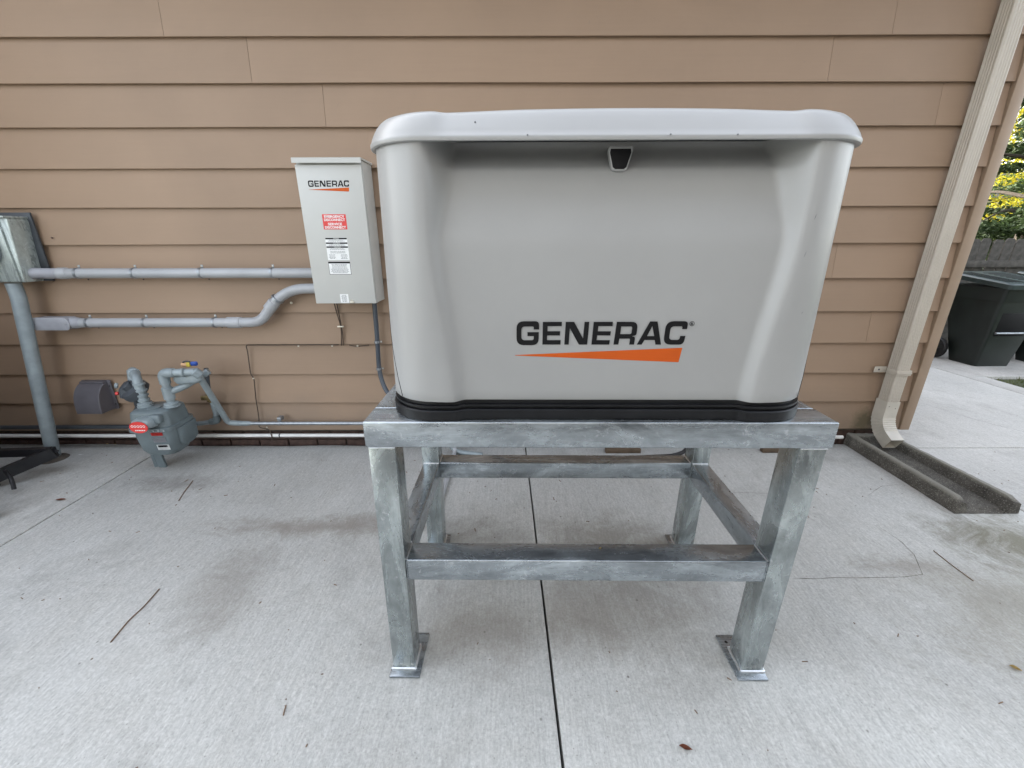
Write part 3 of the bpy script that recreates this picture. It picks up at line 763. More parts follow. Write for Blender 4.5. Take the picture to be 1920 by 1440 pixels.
body = loft(lv, 'enclosure_body', M['enclosure'], gen, offs=body_off, cap_bot=True, nf=150)
# base tray in black, stepped
def base_off(x, z, L=None):
    return 0.013 * (1 - sst(0.358, 0.386, abs(x)))
tray = [(0.0, HB - 0.004, 0.004, GD, 0.13), (0.002, HB + 0.004, -0.004, GD, 0.134), (0.028, HB + 0.004, -0.004, GD, 0.134), (0.030, HB + 0.001, -0.001, GD, 0.132),
        (0.0305, HB - 0.007, 0.007, GD - .005, 0.126), (0.037, HB - 0.007, 0.007, GD - .005, 0.126), (0.0375, HB, 0.0, GD, 0.13), (0.043, HB, 0.0, GD, 0.13),
        (0.0435, HB - 0.009, 0.009, GD - .006, 0.125), (0.056, HB - 0.010, 0.010, GD - .006, 0.125)]
loft(tray, 'base_tray', M['black'], gen, offs=base_off, cap_bot=True, ang=25)
# lid: hollow shell, rim overhanging; the middle of its face set back between the corner caps
def lid_off(x, z, L):
    k = L[5] if len(L) > 5 else 0
    return k * (1 - sst(0.372, 0.412, abs(x)))
HL = 0.568
LZ = 0.655
lid = [(0.674, HL - 0.04, 0.06, GD - .03, 0.11, 0.0), (0.672, HL - 0.016, 0.014, GD - .01, 0.125, 0.0), (LZ + 0.001, HL - 0.008, 0.002, GD, 0.13, 0.0),
       (LZ - 0.001, HL - 0.001, -0.008, GD + .012, 0.138, 0.0), (LZ + 0.0008, HL + 0.0025, -0.0115, GD + .014, 0.140, 0.0), (LZ + 0.006, HL + 0.0035, -0.0125, GD + .014, 0.140, 0.0),
       (LZ + 0.0095, HL + 0.0030, -0.0115, GD + .013, 0.139, 0.0005), (LZ + 0.0120, HL + 0.0014, -0.0095, GD + .012, 0.138, 0.002), (LZ + 0.022, HL - 0.0008, -0.0040, GD + .01, 0.136, 0.004),
       (LZ + 0.032, HL - 0.0045, 0.0030, GD + .008, 0.134, 0.006), (LZ + 0.042, HL - 0.0095, 0.0105, GD + .004, 0.130, 0.008), (LZ + 0.051, HL - 0.0160, 0.0180, GD, 0.126, 0.009),
       (LZ + 0.0575, HL - 0.0240, 0.0250, GD - .01, 0.12, 0.009), (LZ + 0.0615, HL - 0.038, 0.0340, GD - .02, 0.11, 0.009), (LZ + 0.0635, HL - 0.065, 0.050, GD - .03, 0.10, 0.008), (LZ + 0.0645, HL - 0.15, 0.08, GD - .06, 0.08, 0.006), (LZ + 0.065, HL - 0.25, 0.16, GD - .15, 0.06, 0.0)]
def lid_z(x, z, y):
    k = sst(LZ + 0.012, LZ + 0.055, z)
    return k * (0.001 + 0.0085 * math.cos(PI * min(1, abs(x) / 0.50) / 2) - 0.0015 * (1 - sst(0.378, 0.41, abs(x))) * sst(0.2, 0.37, abs(x)))
loft(lid, 'lid', M['enclosure'], gen, offs=lid_off, ang=48, zoff=lid_z)
# latch recess under the lid
yl = body_off(0, 0.637) 
lt = empty('latch', (0.013, 0, 0)); lt.parent = gen
def trap(k, y, z_up, z_dn):
    return [(-0.021 * k, z_up), (0.021 * k, z_up), (0.0225 * k, z_up - 0.008), (0.0135 * k + .001, z_dn + 0.004), (0.009 * k, z_dn), (-0.009 * k, z_dn), (-0.0135 * k - .001, z_dn + 0.004), (-0.0225 * k, z_up - 0.008)]
prism('latch_rim', M['enclosure'], trap(1.24, 0, 0.655, 0.6045), 'y', 0.0535, 0.072, lt, 0.002)
prism('latch_pocket', M['ink'], trap(1.08, 0, 0.650, 0.6085), 'y', 0.0525, 0.060, lt, 0.001)
# panel split seams low on the rounded corners
for s in (-1, 1):
    pts = []
    for i in range(16):
        z = ZB + 0.004 + (0.30) * i / 15; th = math.radians(46) - math.radians(46) * min(1, i / 14)
        hw = hw_body(z); R = 0.130; a = PI / 2 - (PI / 2 - th) if False else th
        x = s * (hw - R + R * math.cos(a)); y = R - R * math.sin(a); pts.append((x, y, z))
    tube('panel_seam', M['ink'], pts, 0.0011, gen, 0, 6)
# logo on the front panel
UN = 0.0003055
logo(gen, 0.0080 - 0.234 + 0.0005, body_off(0, 0.2) - 0.0006, 0.1765, UN)
# scuffs
for (x, z, h) in ((0.445, 0.497, 0.013), (0.44, 0.416, 0.014), (0.468, 0.285, 0.006), (0.53, 0.235, 0.007)):
    y = body_off(x, z) - 0.0004
    if x > HB - 0.14: y += 0.130 - math.sqrt(max(0, 0.130 ** 2 - (x - (hw_body(z) - 0.13)) ** 2))
    prism('scuff', M['greytext'], [(x, z), (x + 0.0015, z + h * .3), (x + 0.003, z + h), (x + .0012, z + h * .6)], 'y', y - 0.0001, y + 0.0002, gen)

for (x, z) in ((-0.20, 0.664), (0.10, 0.664), (0.24, 0.663), (-0.31, 0.690)):
    lathe('chip', M['greytext'], [(0.0022, -0.001), (0.0018, 0.0012)], (x, -0.0120 if z < .67 else -0.004, z), (0, -1, 0), gen, 7)
# ================================================================== TRANSFER SWITCH CABINET
cab = empty('transfer_switch', (-0.977, 2.63, 1.03), label='tall pale metal transfer switch cabinet with red emergency sticker on the siding', cat='electrical cabinet')
CX0, CX1, CYF, CYB, CH = -0.177, 0.177, -0.178, -0.004, 0.760
box('cabinet_body', M['cabinet'], CX0 + .003, CYF + 0.012, 0.002, CX1, CYB, CH - 0.006, cab, 0.002)
box('door', M['cabinet'], CX0, CYF, 0.0, CX1 - 0.001, CYF + 0.0115, CH - 0.028, cab, 0.0022)
prism('rain_hood', M['cabinet'], [(CYB, CH + 0.006), (CYF - 0.012, CH + 0.004), (CYF - 0.016, CH - 0.0), (CYF - 0.016, CH - 0.022), (CYF - 0.0125, CH - 0.022), (CYF - 0.0125, CH - 0.004), (CYB, CH - 0.0055)], 'x', CX0 - 0.007, CX1 + 0.006, cab)
LY = CYF - 0.0004
def CXZ(wx, wz): return wx + 0.977, wz - 1.03
x_, z_ = CXZ(-1.098, 1.6405)
logo(cab, x_, LY, z_, 0.220 / 1390, 0.0002, False)
def plate(name, mat, x0, x1, z0, z1, parent, y=LY, t=0.0004):
    return box(name, mat, x0, y - t, z0, x1, y, z1, parent)
x0, z1 = CXZ(-1.046, 1.517); x1, z0 = CXZ(-0.915, 1.439)
sg = plate('emergency_label', M['red'], x0, x1, z0, z1, cab)
cx_ = (x0 + x1) / 2
for (s, zz_, sz) in (('EMERGENCY', z1 - 0.0175, 0.0195), ('DISCONNECT', z1 - 0.0345, 0.0195), ('SERVICE', z1 - 0.0565, 0.0195), ('DISCONNECT', z1 - 0.0735, 0.0195)):
    tm = text_mesh(s, sz, 'CENTER', 0.0002, 0.0006, 1.0)
    wx = max(v.co.x for v in tm.vertices) - min(v.co.x for v in tm.vertices)
    tgt = {'EMERGENCY': 0.112, 'DISCONNECT': 0.116, 'SERVICE': 0.078}[s]
    tm.transform(Matrix.Diagonal((tgt / wx, 0.92, 1, 1)))
    link('lettering', on_front(tm, cx_, LY - 0.0007, zz_), M['white'], sg)
# warning label stack
def lines(parent, x0, x1, z0, z1, n, mat='greytext', y=LY - 0.0006, fill=0.85):
    bm = bmesh.new(); h = (z1 - z0) / n
    for i in range(n):
        z = z1 - (i + 0.5) * h; c = (x0 + x1) / 2; wd = (x1 - x0) / 2 * random.uniform(0.75, 1.0) * fill; x = c - wd
        while x < c + wd:
            l = random.uniform(0.004, 0.012); e = min(x + l, c + wd)
            box_bm(bm, x, y - 0.0001, z - h * 0.22, e, y, z + h * 0.22); x = e + 0.0022
    o_ = link('print', bm_mesh(bm, 'print'), M[mat], parent); o_['kind'] = 'stuff'; return o_
X0, X1 = CXZ(-1.047, 0)[0], CXZ(-0.924, 0)[0]
zt_ = 1.395 - 1.03
wl = plate('warning_label', M['white'], X0, X1, zt_ - 0.120, zt_, cab)
for k, dz in enumerate((0.0, 0.024, 0.045)):
    bb = plate('banner', M['ink'], X0 + 0.001, X1 - 0.001, zt_ - dz - 0.0085, zt_ - dz - 0.0005, wl, LY - 0.0004, 0.0002)
    tm = text_mesh(('DANGER', 'WARNING', 'WARNING')[k], 0.008, 'CENTER', 0.0001); link('lettering', on_front(tm, (X0 + X1) / 2, LY - 0.0008, zt_ - dz - 0.0072), M['white'], wl)
    lines(wl, X0 + .004, X1 - .004, zt_ - dz - 0.021, zt_ - dz - 0.010, 2)
lines(wl, X0 + .004, X1 - .004, zt_ - 0.084, zt_ - 0.070, 3); lines(wl, X0 + .006, X1 - .075, zt_ - 0.114, zt_ - 0.088, 4); lines(wl, X0 + .072, X1 - .006, zt_ - 0.114, zt_ - 0.088, 4)
X0, X1 = X0 - 0.004, X1 - 0.0
w2 = plate('warning_label', M['ink'], X0 + .002, X1, 0.165, 0.236, cab)
plate('label_field', M['white'], X0 + 0.004, X1 - 0.002, 0.167, 0.2265, w2, LY - 0.0004, 0.0002)
lines(w2, X0 + .008, X1 - .006, 0.172, 0.224, 8, fill=0.95, y=LY - 0.0007)
w3 = plate('inspection_sticker', M['white'], -0.030, 0.018, 0.004, 0.054, cab); lines(w3, -0.026, 0.014, 0.008, 0.050, 7)
hp = box('hasp', M['screw'], 0.026, LY - 0.006, 0.004, 0.050, LY, 0.012, cab, 0.001)
lathe('screw', M['screw'], [(0.005, 0), (0.003, 0.003)], (0.035, LY, 0.018), (0, -1, 0), cab, 10)
box('side_flange', M['cabinet'], CX1 - 0.0008, CYF + 0.0125, 0.03, CX1 + 0.0022, CYB - 0.01, CH - 0.03, cab, 0.0008)
lathe('hub', M['strap'], [(0.020, -0.016), (0.022, -0.014), (0.022, -0.004), (0.018, 0.0019)], (0.123, -0.045, 0), (0, 0, 1), cab, 16)

# ================================================================== CONDUITS
def clip(parent, x, y, z, r, ax='x', top=True):
    """two-hole strap with a screw above the pipe"""
    bm = bmesh.new()
    d = {'x': (1, 0, 0), 'z': (0, 0, 1)}[ax]
    lathe_bm(bm, [(r + 0.0005, -0.007), (r + 0.0028, -0.007), (r + 0.0028, 0.007), (r + 0.0005, 0.007)], (x, y, z), d, 20)
    me_ = bm_mesh(bm, 'strap'); smooth_by_angle(me_, 40); s_ = link('strap', me_, M['strap'], parent)
    if ax == 'x':
        box('strap_ear', M['strap'], x - 0.007, y + r * 0.5, z + r - 0.002, x + 0.007, y + r * 0.5 + 0.004, z + r + 0.018, s_, 0.001)
        lathe('screw', M['screw'], [(0.0045, 0), (0.003, 0.004)], (x, y + r * 0.5, z + r + 0.010), (0, -1, 0), s_, 8)
        lathe('screw', M['wire'], [(0.005, 0), (0.003, 0.004)], (x + .01, y + r + 0.010, z - r - 0.010), (0, -1, 0), s_, 8)
    else:
        box('strap_ear', M['strap'], x + r - .002, y + 0.004, z - 0.006, x + r + 0.016, y + 0.008, z + 0.006, s_, 0.001)
        lathe('screw', M['screw'], [(0.005, 0), (0.003, 0.004)], (x + r + 0.010, y + 0.004, z), (0, -1, 0), s_, 8)
    return s_
c1 = empty('upper_conduit', (-2.0, 2.585, 1.197), label='straight grey plastic conduit running from the old meter box to the pale cabinet', cat='conduit')
RC = 0.0295
def rel(o, p): return tuple(Vector(p) - o.location)
tube('pipe', M['pvc'], [rel(c1, (-2.72, 2.572, 1.197)), rel(c1, (-1.150, 2.572, 1.196))], RC, c1, n=24)
lathe('coupling', M['pvc'], [(0.026, 0), (0.0335, 0.004), (0.0335, 0.05), (0.030, 0.056)], rel(c1, (-2.735, 2.572, 1.197)), (1, 0, 0), c1)
tube('offset_fitting', M['pvc_lt'], [rel(c1, (-2.905, 2.560, 1.197)), rel(c1, (-2.86, 2.560, 1.200)), rel(c1, (-2.80, 2.572, 1.196)), rel(c1, (-2.735, 2.572, 1.197))], 0.031, c1, 0.03, 24)
lathe('locknut', M['pvc_lt'], [(0.040, 0), (0.040, 0.008), (0.034, 0.012)], rel(c1, (-2.892, 2.560, 1.197)), (1, 0, 0), c1)
for x in (-2.62, -2.28, -1.875, -1.445): clip(c1, *rel(c1, (x, 2.572, 1.197)), RC)
c2 = empty('lower_conduit', (-2.0, 2.585, 0.9), label='lower grey plastic conduit with an S bend and flat access fitting', cat='conduit')
RL = 0.0290
tube('pipe', M['pvc'], [rel(c2, (-2.70, 2.572, 0.896)), rel(c2, (-1.75, 2.572, 0.896))], RL, c2, n=24)
tube('bend', M['pvc'], [rel(c2, (-1.70, 2.572, 0.896)), rel(c2, (-1.58, 2.572, 0.897)), rel(c2, (-1.445, 2.572, 1.045)), rel(c2, (-1.33, 2.572, 1.102)), rel(c2, (-1.150, 2.572, 1.105))], 0.030, c2, 0.13, 24, 12)
lathe('coupling', M['pvc'], [(0.029, 0), (0.0345, 0.003), (0.0345, 0.085), (0.030, 0.09)], rel(c2, (-1.785, 2.572, 0.896)), (1, 0, 0), c2)
dv = Vector((0.135, 0, 0.135)).normalized()
lathe('coupling', M['pvc'], [(0.030, 0), (0.035, 0.003), (0.035, 0.06), (0.030, 0.064)], tuple(Vector(rel(c2, (-1.497, 2.572, 0.992))) - dv * 0.02), tuple(dv), c2)
lathe('strap', M['strap'], [(0.0365, 0), (0.0375, 0.001), (0.0375, 0.012), (0.0365, 0.013)], tuple(Vector(rel(c2, (-1.450, 2.572, 1.037)))), tuple(dv), c2)
lathe('screw', M['screw'], [(0.009, 0), (0.004, 0.004)], rel(c2, (-1.385, 2.610, 1.012)), (0, -1, 0), c2, 10)
for x in (-2.655, -2.30, -1.865): clip(c2, *rel(c2, (x, 2.572, 0.896)), RL)
# access fitting (LB body)
def pill(x0, x1, z0, z1, n=8):
    r = (z1 - z0) / 2; P = []
    for i in range(n + 1):
        a = -PI / 2 + PI * i / n; P.append((x1 - r * .7 + r * .7 * math.cos(a), (z0 + z1) / 2 + r * math.sin(a)))
    for i in range(n + 1):
        a = PI / 2 + PI * i / n; P.append((x0 + r * .28 + r * .28 * math.cos(a), (z0 + z1) / 2 + r * math.sin(a)))
    return P
ox, oz = -2.0, 0.9
fb = prism('access_fitting', M['pvc_lt'], [(p[0] - ox, p[1] - oz) for p in pill(-2.972, -2.752, 0.858, 0.932)], 'y', -0.045, 0.030, c2, 0.006)
prism('cover_plate', M['pvc_lt'], [(p[0] - ox, p[1] - oz) for p in pill(-2.975, -2.745, 0.8555, 0.9345)], 'y', -0.050, -0.0455, fb, 0.0012)
for x in (-2.955, -2.765): lathe('screw', M['strap'], [(0.005, 0), (0.003, 0.002)], (x - ox, -0.050, 0.895 - oz), (0, -1, 0), fb, 8)
lathe('hub', M['pvc_lt'], [(0.036, 0), (0.036, 0.02), (0.031, 0.05), (0.031, 0.062)], (-2.762 - ox, -0.010, -0.004), (1, 0, 0), fb)
# flexible conduit from cabinet down to the generator
fx = empty('flexible_conduit', (-0.87, 2.6, 0), label='dark grey flexible conduit dropping from the cabinet and curving behind the generator', cat='conduit')
tube('hose', M['flex'], [rel(fx, (-0.855, 2.585, 1.02)), rel(fx, (-0.862, 2.588, 0.80)), rel(fx, (-0.875, 2.590, 0.57)), rel(fx, (-0.845, 2.56, 0.46)), rel(fx, (-0.70, 2.46, 0.32)), rel(fx, (-0.35, 2.30, 0.30)), rel(fx, (-0.1, 1.9, 0.5)), rel(fx, (0.0, 1.68, 0.9))], 0.0145, fx, 0.14, 16, 10)
clip(fx, *rel(fx, (-0.867, 2.589, 0.765)), 0.0150, 'z'); clip(fx, *rel(fx, (-0.874, 2.589, 0.585)), 0.0150, 'z')
# thin brown wires
w1 = empty('wire_pair', (-1.1, 2.62, 0.9), label='pair of thin brown wires hanging below the pale cabinet', cat='wire')
for k, (dx0, dx1) in enumerate(((-0.014, -0.004), (0.004, 0.004))):
    tube('wire', M['wire'], [rel(w1, (-1.108 + dx0, 2.615, 1.04)), rel(w1, (-1.101 + dx0 * .6, 2.620, 0.93)), rel(w1, (-1.095 + dx1 * .4, 2.618, 0.865)), rel(w1, (-1.098 + dx1 * 1.2, 2.620, 0.80)), rel(w1, (-1.105 + dx1 * 1.4, 2.617, 0.735))], 0.0032, w1, 0.03, 6)
cl_ = box('clip', M['screw'], -0.018, -0.010, -0.044, 0.022, -0.0005, -0.036, w1, 0.001)
w2_ = empty('wire_stub', (-0.96, 2.62, 0.735), label='short loose brown wire stub under the siding lap below the cabinet', cat='wire')
tube('wire', M['wire'], [(-0.10, 0.0, 0.002), (-0.06, -0.002, -0.006), (-0.01, -0.004, -0.002), (0.03, -0.003, 0.002)], 0.0035, w2_, 0.02, 6)
lathe('clip', M['screw'], [(0.007, 0), (0.004, 0.005)], (-0.045, -0.006, -0.002), (0, -1, 0), w2_, 8)
w3_ = empty('ground_wire', (-1.73, 2.62, 0), label='long brown wire along the siding lap dropping to the white pipe', cat='wire')
yw = -0.001
tube('wire', M['wire'], [(0.60, yw, 0.740), (0.30, yw, 0.740), (0.03, yw, 0.740), (-0.004, yw, 0.738), (-0.002, yw, 0.70), (-0.012, yw - .004, 0.545), (0.004, yw - .004, 0.51), (-0.013, yw - .004, 0.37), (-0.020, yw - .006, 0.225), (-0.018, yw - .03, 0.165), (0.03, yw - .03, 0.150), (0.052, yw - .035, 0.150), (0.070, yw - .05, 0.11), (0.070, yw - .055, 0.075)], 0.0036, w3_, 0.014, 6)
for (x, z) in ((0.001, 0.512), (0.02, 0.152), (0.34, 0.733), (0.56, 0.733)): lathe('staple', M['screw'], [(0.006, 0), (0.004, 0.006)], (x, yw - .004, z), (0, -1, 0), w3_, 8)

# ================================================================== OLD METER BOX + MAST
mb = empty('meter_box', (-3.0, 2.62, 1.15), label='weathered grey green metal electric meter box cut by the left frame edge', cat='meter box')
bx = prism('box_body', M['boxmetal'], [(-0.25, 0.02), (-0.23, 0.0), (0.118, 0.0), (0.120, 0.02), (0.154, 0.34), (0.150, 0.36), (-0.23, 0.36), (-0.25, 0.34)], 'y', -0.12, -0.004, mb, 0.006)
box('front_cover', M['boxmetal'], -0.25, -0.132, 0.006, 0.108, -0.1205, 0.345, mb, 0.004)
box('top_lip', M['boxmetal'], -0.26, -0.140, 0.356, 0.158, -0.004, 0.366, mb, 0.002)
box('backing', M['regdark'], -0.27, -0.0125, 0.0, 0.175, -0.0005, 0.39, mb, 0.002)
lathe('meter_ring', M['strap'], [(0.098, 0), (0.100, 0.018), (0.090, 0.022)], (-0.03, -0.132, 0.19), (0, -1, 0), mb, 32)
lathe('meter_glass', M['glass'], [(0.085, 0.020), (0.083, 0.07), (0.07, 0.095), (0.03, 0.10)], (-0.03, -0.132, 0.19), (0, -1, 0), mb, 32)
mp_ = empty('service_mast', (-3.02, 2.46, 0), label='grey steel pipe leaning down from the meter box to the concrete', cat='pipe')
tube('pipe', M['pipepaint'], [(0.045, 0.06, 1.145), (0.045, 0.06, 1.06), (-0.055, -0.01, 0.0)], 0.036, mp_, 0.03, 24)
lathe('foot_collar', M['mortar'], [(0.075, 0), (0.06, 0.012), (0.042, 0.022)], (-0.055, -0.01, 0.0), (0, 0, 1), mp_, 20)

# ================================================================== GAS PIPES
gp = empty('white_pipe', (-2.0, 2.6, 0.1), label='long white plastic pipe along the foot of the wall under the siding', cat='pipe')
tube('pipe', M['whitepipe'], [(-3.0, -0.015, 0.012), (-0.9, -0.015, 0.004), (0.3, -0.015, 0.004), (2.2, -0.015, 0.0), (4.3, -0.015, -0.02)], 0.0125, gp, 0.1, 14)
lathe('band', M['regdark'], [(0.0137, 0), (0.0137, 0.008)], (0.385, -0.015, 0.004), (1, 0, 0), gp, 14)
up_ = empty('gas_pipe', (-1.85, 2.58, 0.2), label='thin galvanized gas pipe running right along the wall above the white pipe', cat='pipe')
tube('pipe', M['strap'], [(0.02, -0.010, 0.003), (1.52, -0.010, 0.0)], 0.0125, up_, n=14)
lathe('sleeve', M['pipepaint'], [(0.0165, 0), (0.0165, 0.07), (0.0135, 0.10)], (-0.03, -0.010, 0.003), (1, 0, 0), up_, 14)
cs = clip(up_, 0.262, -0.010, 0.003, 0.0125); box('hanger', M['strap'], 0.250, -0.012, 0.02, 0.276, 0.030, 0.045, up_, 0.002)
# riser to stand seen through the legs
rp = empty('ground_conduit', (-0.39, 2.2, 0), label='grey conduit on the concrete between the wall and the rear left stand leg', cat='conduit')
tube('pipe', M['pvc'], [(0.0, 0.33, 0.16), (0.0, 0.30, 0.02), (-0.003, 0.10, 0.016), (-0.012, -0.42, 0.016), (-0.012, -0.455, 0.05), (-0.012, -0.455, 0.80)], 0.0140, rp, 0.05, 16)
lathe('coupling', M['pvc_lt'], [(0.0165, 0), (0.0165, 0.045)], (-0.003, 0.08, 0.016), (0, -1, 0), rp, 14)
rh = empty('black_hose', (1.1, 2.2, 0), label='black hose dropping to the concrete behind the right stand leg', cat='hose')
tube('hose', M['rubber'], [(0.11, 0.28, 0.20), (0.10, 0.28, 0.10), (0.06, 0.26, 0.035), (-0.03, 0.24, 0.016), (-0.35, 0.22, 0.014), (-0.6, 0.10, 0.014)], 0.0135, rh, 0.08, 14)
eh = empty('conduit_elbow', (-0.42, 2.53, 0), label='grey elbow fitting on the concrete at the wall seen above the rear crossbar', cat='conduit')
tube('elbow', M['pipepaint'], [(-0.01, 0.02, 0.20), (-0.01, 0.0, 0.05), (0.05, -0.03, 0.018), (0.22, -0.07, 0.016)], 0.016, eh, 0.05, 14)
for (x0, x1, lab) in ((0.64, 0.88, 'brown board scrap on the concrete, seen below the middle of the top beam'), (1.715, 1.86, 'brown board scrap on the concrete just left of the front right stand leg')):
    o_ = box('board_scrap', M['wood'], x0, 2.505, 0.001, x1, 2.545, 0.032, None, 0.002); tag(o_, lab, 'board', 'board scraps at the wall foot')

# ================================================================== GAS METER
gm = empty('gas_meter', (-2.158, 2.33, 0.020), label='grey gas meter with a red dial and piping near the left end of the wall', cat='gas meter')
def rr(hw, hd, r, n=5):
    P = []
    for cx, cy, a0 in ((hw - r, -hd + r, -PI / 2), (hw - r, hd - r, 0), (-hw + r, hd - r, PI / 2), (-hw + r, -hd + r, PI)):
        for i in range(n + 1):
            a = a0 + PI / 2 * i / n; P.append((cx + r * math.cos(a), cy + r * math.sin(a)))
    return P
def rloft(name, mat, levels, parent, mtx=None, ang=40):
    bm = bmesh.new(); R = []
    for (z, hw, hd, r, cx, cy) in levels: R.append([bm.verts.new((p[0] + cx, p[1] + cy, z)) for p in rr(hw, hd, r)])
    n_ = len(R[0])
    for a, b in zip(R[:-1], R[1:]):
        for j in range(n_): bm.faces.new((a[j], a[(j + 1) % n_], b[(j + 1) % n_], b[j]))
    bm.faces.new(list(reversed(R[0]))); bm.faces.new(R[-1])
    bmesh.ops.recalc_face_normals(bm, faces=bm.faces)
    if mtx: bm.transform(mtx)
    me_ = bm_mesh(bm, name); smooth_by_angle(me_, ang); return link(name, me_, mat, parent)
RZ = Matrix.Translation((-0.008, 0, 0.0637)) @ Matrix.Rotation(math.radians(4), 4, 'Z') @ Matrix.Diagonal((0.88, 1, 0.89, 1))
rloft('tank', M['meterpaint'], [(0.052, 0.070, 0.060, 0.05, 0, 0), (0.062, 0.098, 0.082, 0.055, 0, 0), (0.10, 0.118, 0.094, 0.045, 0, 0), (0.20, 0.126, 0.100, 0.04, 0, 0), (0.255, 0.128, 0.102, 0.04, 0, 0)], gm, RZ)
rloft('flange', M['meterpaint'], [(0.248, 0.130, 0.104, 0.04, 0, 0), (0.250, 0.144, 0.118, 0.045, 0, 0), (0.276, 0.144, 0.118, 0.045, 0, 0), (0.278, 0.130, 0.104, 0.04, 0, 0)], gm, RZ)
rloft('upper_case', M['meterpaint'], [(0.274, 0.128, 0.102, 0.035, 0, 0), (0.345, 0.124, 0.098, 0.035, 0, 0), (0.376, 0.120, 0.094, 0.035, 0, 0), (0.387, 0.108, 0.082, 0.03, 0, 0), (0.389, 0.07, 0.05, 0.03, 0, 0)], gm, RZ)
rloft('side_lobe', M['meterpaint'], [(0.10, 0.03, 0.05, 0.028, 0.108, 0.03), (0.13, 0.040, 0.075, 0.03, 0.112, 0.03), (0.246, 0.044, 0.08, 0.03, 0.112, 0.03), (0.249, 0.03, 0.07, 0.03, 0.11, 0.03)], gm, RZ)
for i in range(7): lathe('flange_bolt', M['pipepaint'], [(0.0065, 0), (0.0065, 0.004)], (-0.092 + i * 0.031, -0.1135, 0.297), (0, -1, 0), gm, 6)
# index head with red dial on a short neck toward the yard
rloft('index_housing', M['pipepaint'], [(-0.01, 0.055, 0.045, 0.03, 0, 0), (0.03, 0.055, 0.045, 0.03, 0, 0), (0.06, 0.050, 0.040, 0.03, 0, 0), (0.066, 0.044, 0.034, 0.03, 0, 0)], gm,
      Matrix.Translation((0.008, -0.100, 0.352)) @ Matrix.Diagonal((1, 1, 0.72, 1)) @ Matrix.Rotation(math.radians(82), 4, 'X'))
box('index_bracket', M['meterpaint'], 0.03, -0.125, 0.345, 0.095, -0.088, 0.398, gm, 0.010, 3)
di = lathe('dial', M['red'], [(0.047, 0), (0.047, 0.003)], (0, 0, 0), (0.0, -1, 0.0), gm, 28)
di.data.transform(Matrix.Translation((0.005, -0.168, 0.345)) @ Matrix.Diagonal((1.12, 1, 0.76, 1)))
for i in range(5):
    bm = bmesh.new(); c = Vector((0.005 - 0.034 + i * 0.017, -0.1717, 0.352)); n_ = 14
    o_ = [bm.verts.new(c + Vector((math.cos(2 * PI * j / n_) * 0.0072, 0, math.sin(2 * PI * j / n_) * 0.0072))) for j in range(n_)]
    i_ = [bm.verts.new(c + Vector((math.cos(2 * PI * j / n_) * 0.0048, 0, math.sin(2 * PI * j / n_) * 0.0048))) for j in range(n_)]
    for j in range(n_): k = (j + 1) % n_; bm.faces.new((o_[j], i_[j], i_[k], o_[k]))
    link('dial_ring', bm_mesh(bm, 'dial_ring'), M['white'], di)
bm = bmesh.new()
for i in range(6): box_bm(bm, -0.018 + i * 0.010, -0.1720, 0.324, -0.011 + i * 0.010, -0.1712, 0.330)
link('dial_digits', bm_mesh(bm, 'dial_digits'), M['white'], di)['kind'] = 'stuff'
def stick(name, mat, x0, x1, z0, z1, y=-0.1035):
    k = RZ
    bm = bmesh.new(); v = [bm.verts.new(k @ Vector(p)) for p in ((x0, y - 0.0005, z0), (x1, y - 0.0005, z0), (x1, y - 0.0035, z1), (x0, y - 0.0035, z1))]
    bm.faces.new(v); r = bmesh.ops.solidify(bm, geom=list(bm.faces), thickness=0.0005); return link(name, bm_mesh(bm, name), M[mat], gm)
stick('red_sticker', 'red', 0.000, 0.075, 0.218, 0.242, -0.1015); stick('grey_sticker', 'pvc_lt', 0.000, 0.082, 0.166, 0.206, -0.0985)
wb = stick('barcode_sticker', 'white', 0.010, 0.092, 0.108, 0.150, -0.0965)
bm = bmesh.new(); x = 0.020
while x < 0.080:
    wd_ = random.uniform(0.0008, 0.0026); box_bm(bm, x, -0.1012, 0.131, x + wd_, -0.0995, 0.145); x += wd_ + random.uniform(0.0008, 0.002)
ob = link('barcode_bars', bm_mesh(bm, 'barcode_bars'), M['ink'], wb); ob['kind'] = 'stuff'; ob.data.transform(RZ)
# unions
def union(x, y, z0, parent, mat='pipepaint', k=1.12):
    return lathe('union_nut', M[mat], [(0.036 * k, 0), (0.037 * k, 0.010), (0.030 * k, 0.014), (0.033 * k, 0.016), (0.033 * k, 0.026), (0.024 * k, 0.030)], (x, y, z0), (0, 0, 1), parent, 12, 30)
XL, XR, YP = -0.075, 0.085, 0.0
union(XL, YP, 0.408, gm); union(XR, YP, 0.408, gm)
lathe('cap_disc', M['meterpaint'], [(0.034, 0), (0.034, 0.006), (0.02, 0.009)], (0.0, -0.03, 0.408), (0, 0, 1), gm, 20)
# inlet side: pipe rises, elbows left, drops to the regulator and the riser
tube('inlet_pipe', M['pipepaint'], [(XL, YP, 0.41), (XL - 0.004, YP, 0.583), (XL - 0.055, YP + .05, 0.600), (XL - 0.100, YP + .09, 0.605)], 0.0250, gm, 0.035, 20, 8)
for z in (0.445, 0.475, 0.505, 0.545): lathe('pipe_band', M['pipepaint'], [(0.026, 0), (0.0300, 0.002), (0.0300, 0.012), (0.026, 0.014)], (XL, YP, z), (0, 0, 1), gm, 20)
lathe('elbow_bead', M['pipepaint'], [(0.026, 0), (0.0300, 0.003), (0.0300, 0.012)], (XL - 0.060, YP + .055, 0.601), (-0.7, 0.6, 0.05), gm, 20)
XG = XL - 0.085
tube('drop_pipe', M['pipepaint'], [(XG - 0.01, YP + .08, 0.615), (XG - 0.01, YP + .06, 0.52)], 0.0235, gm, n=18)
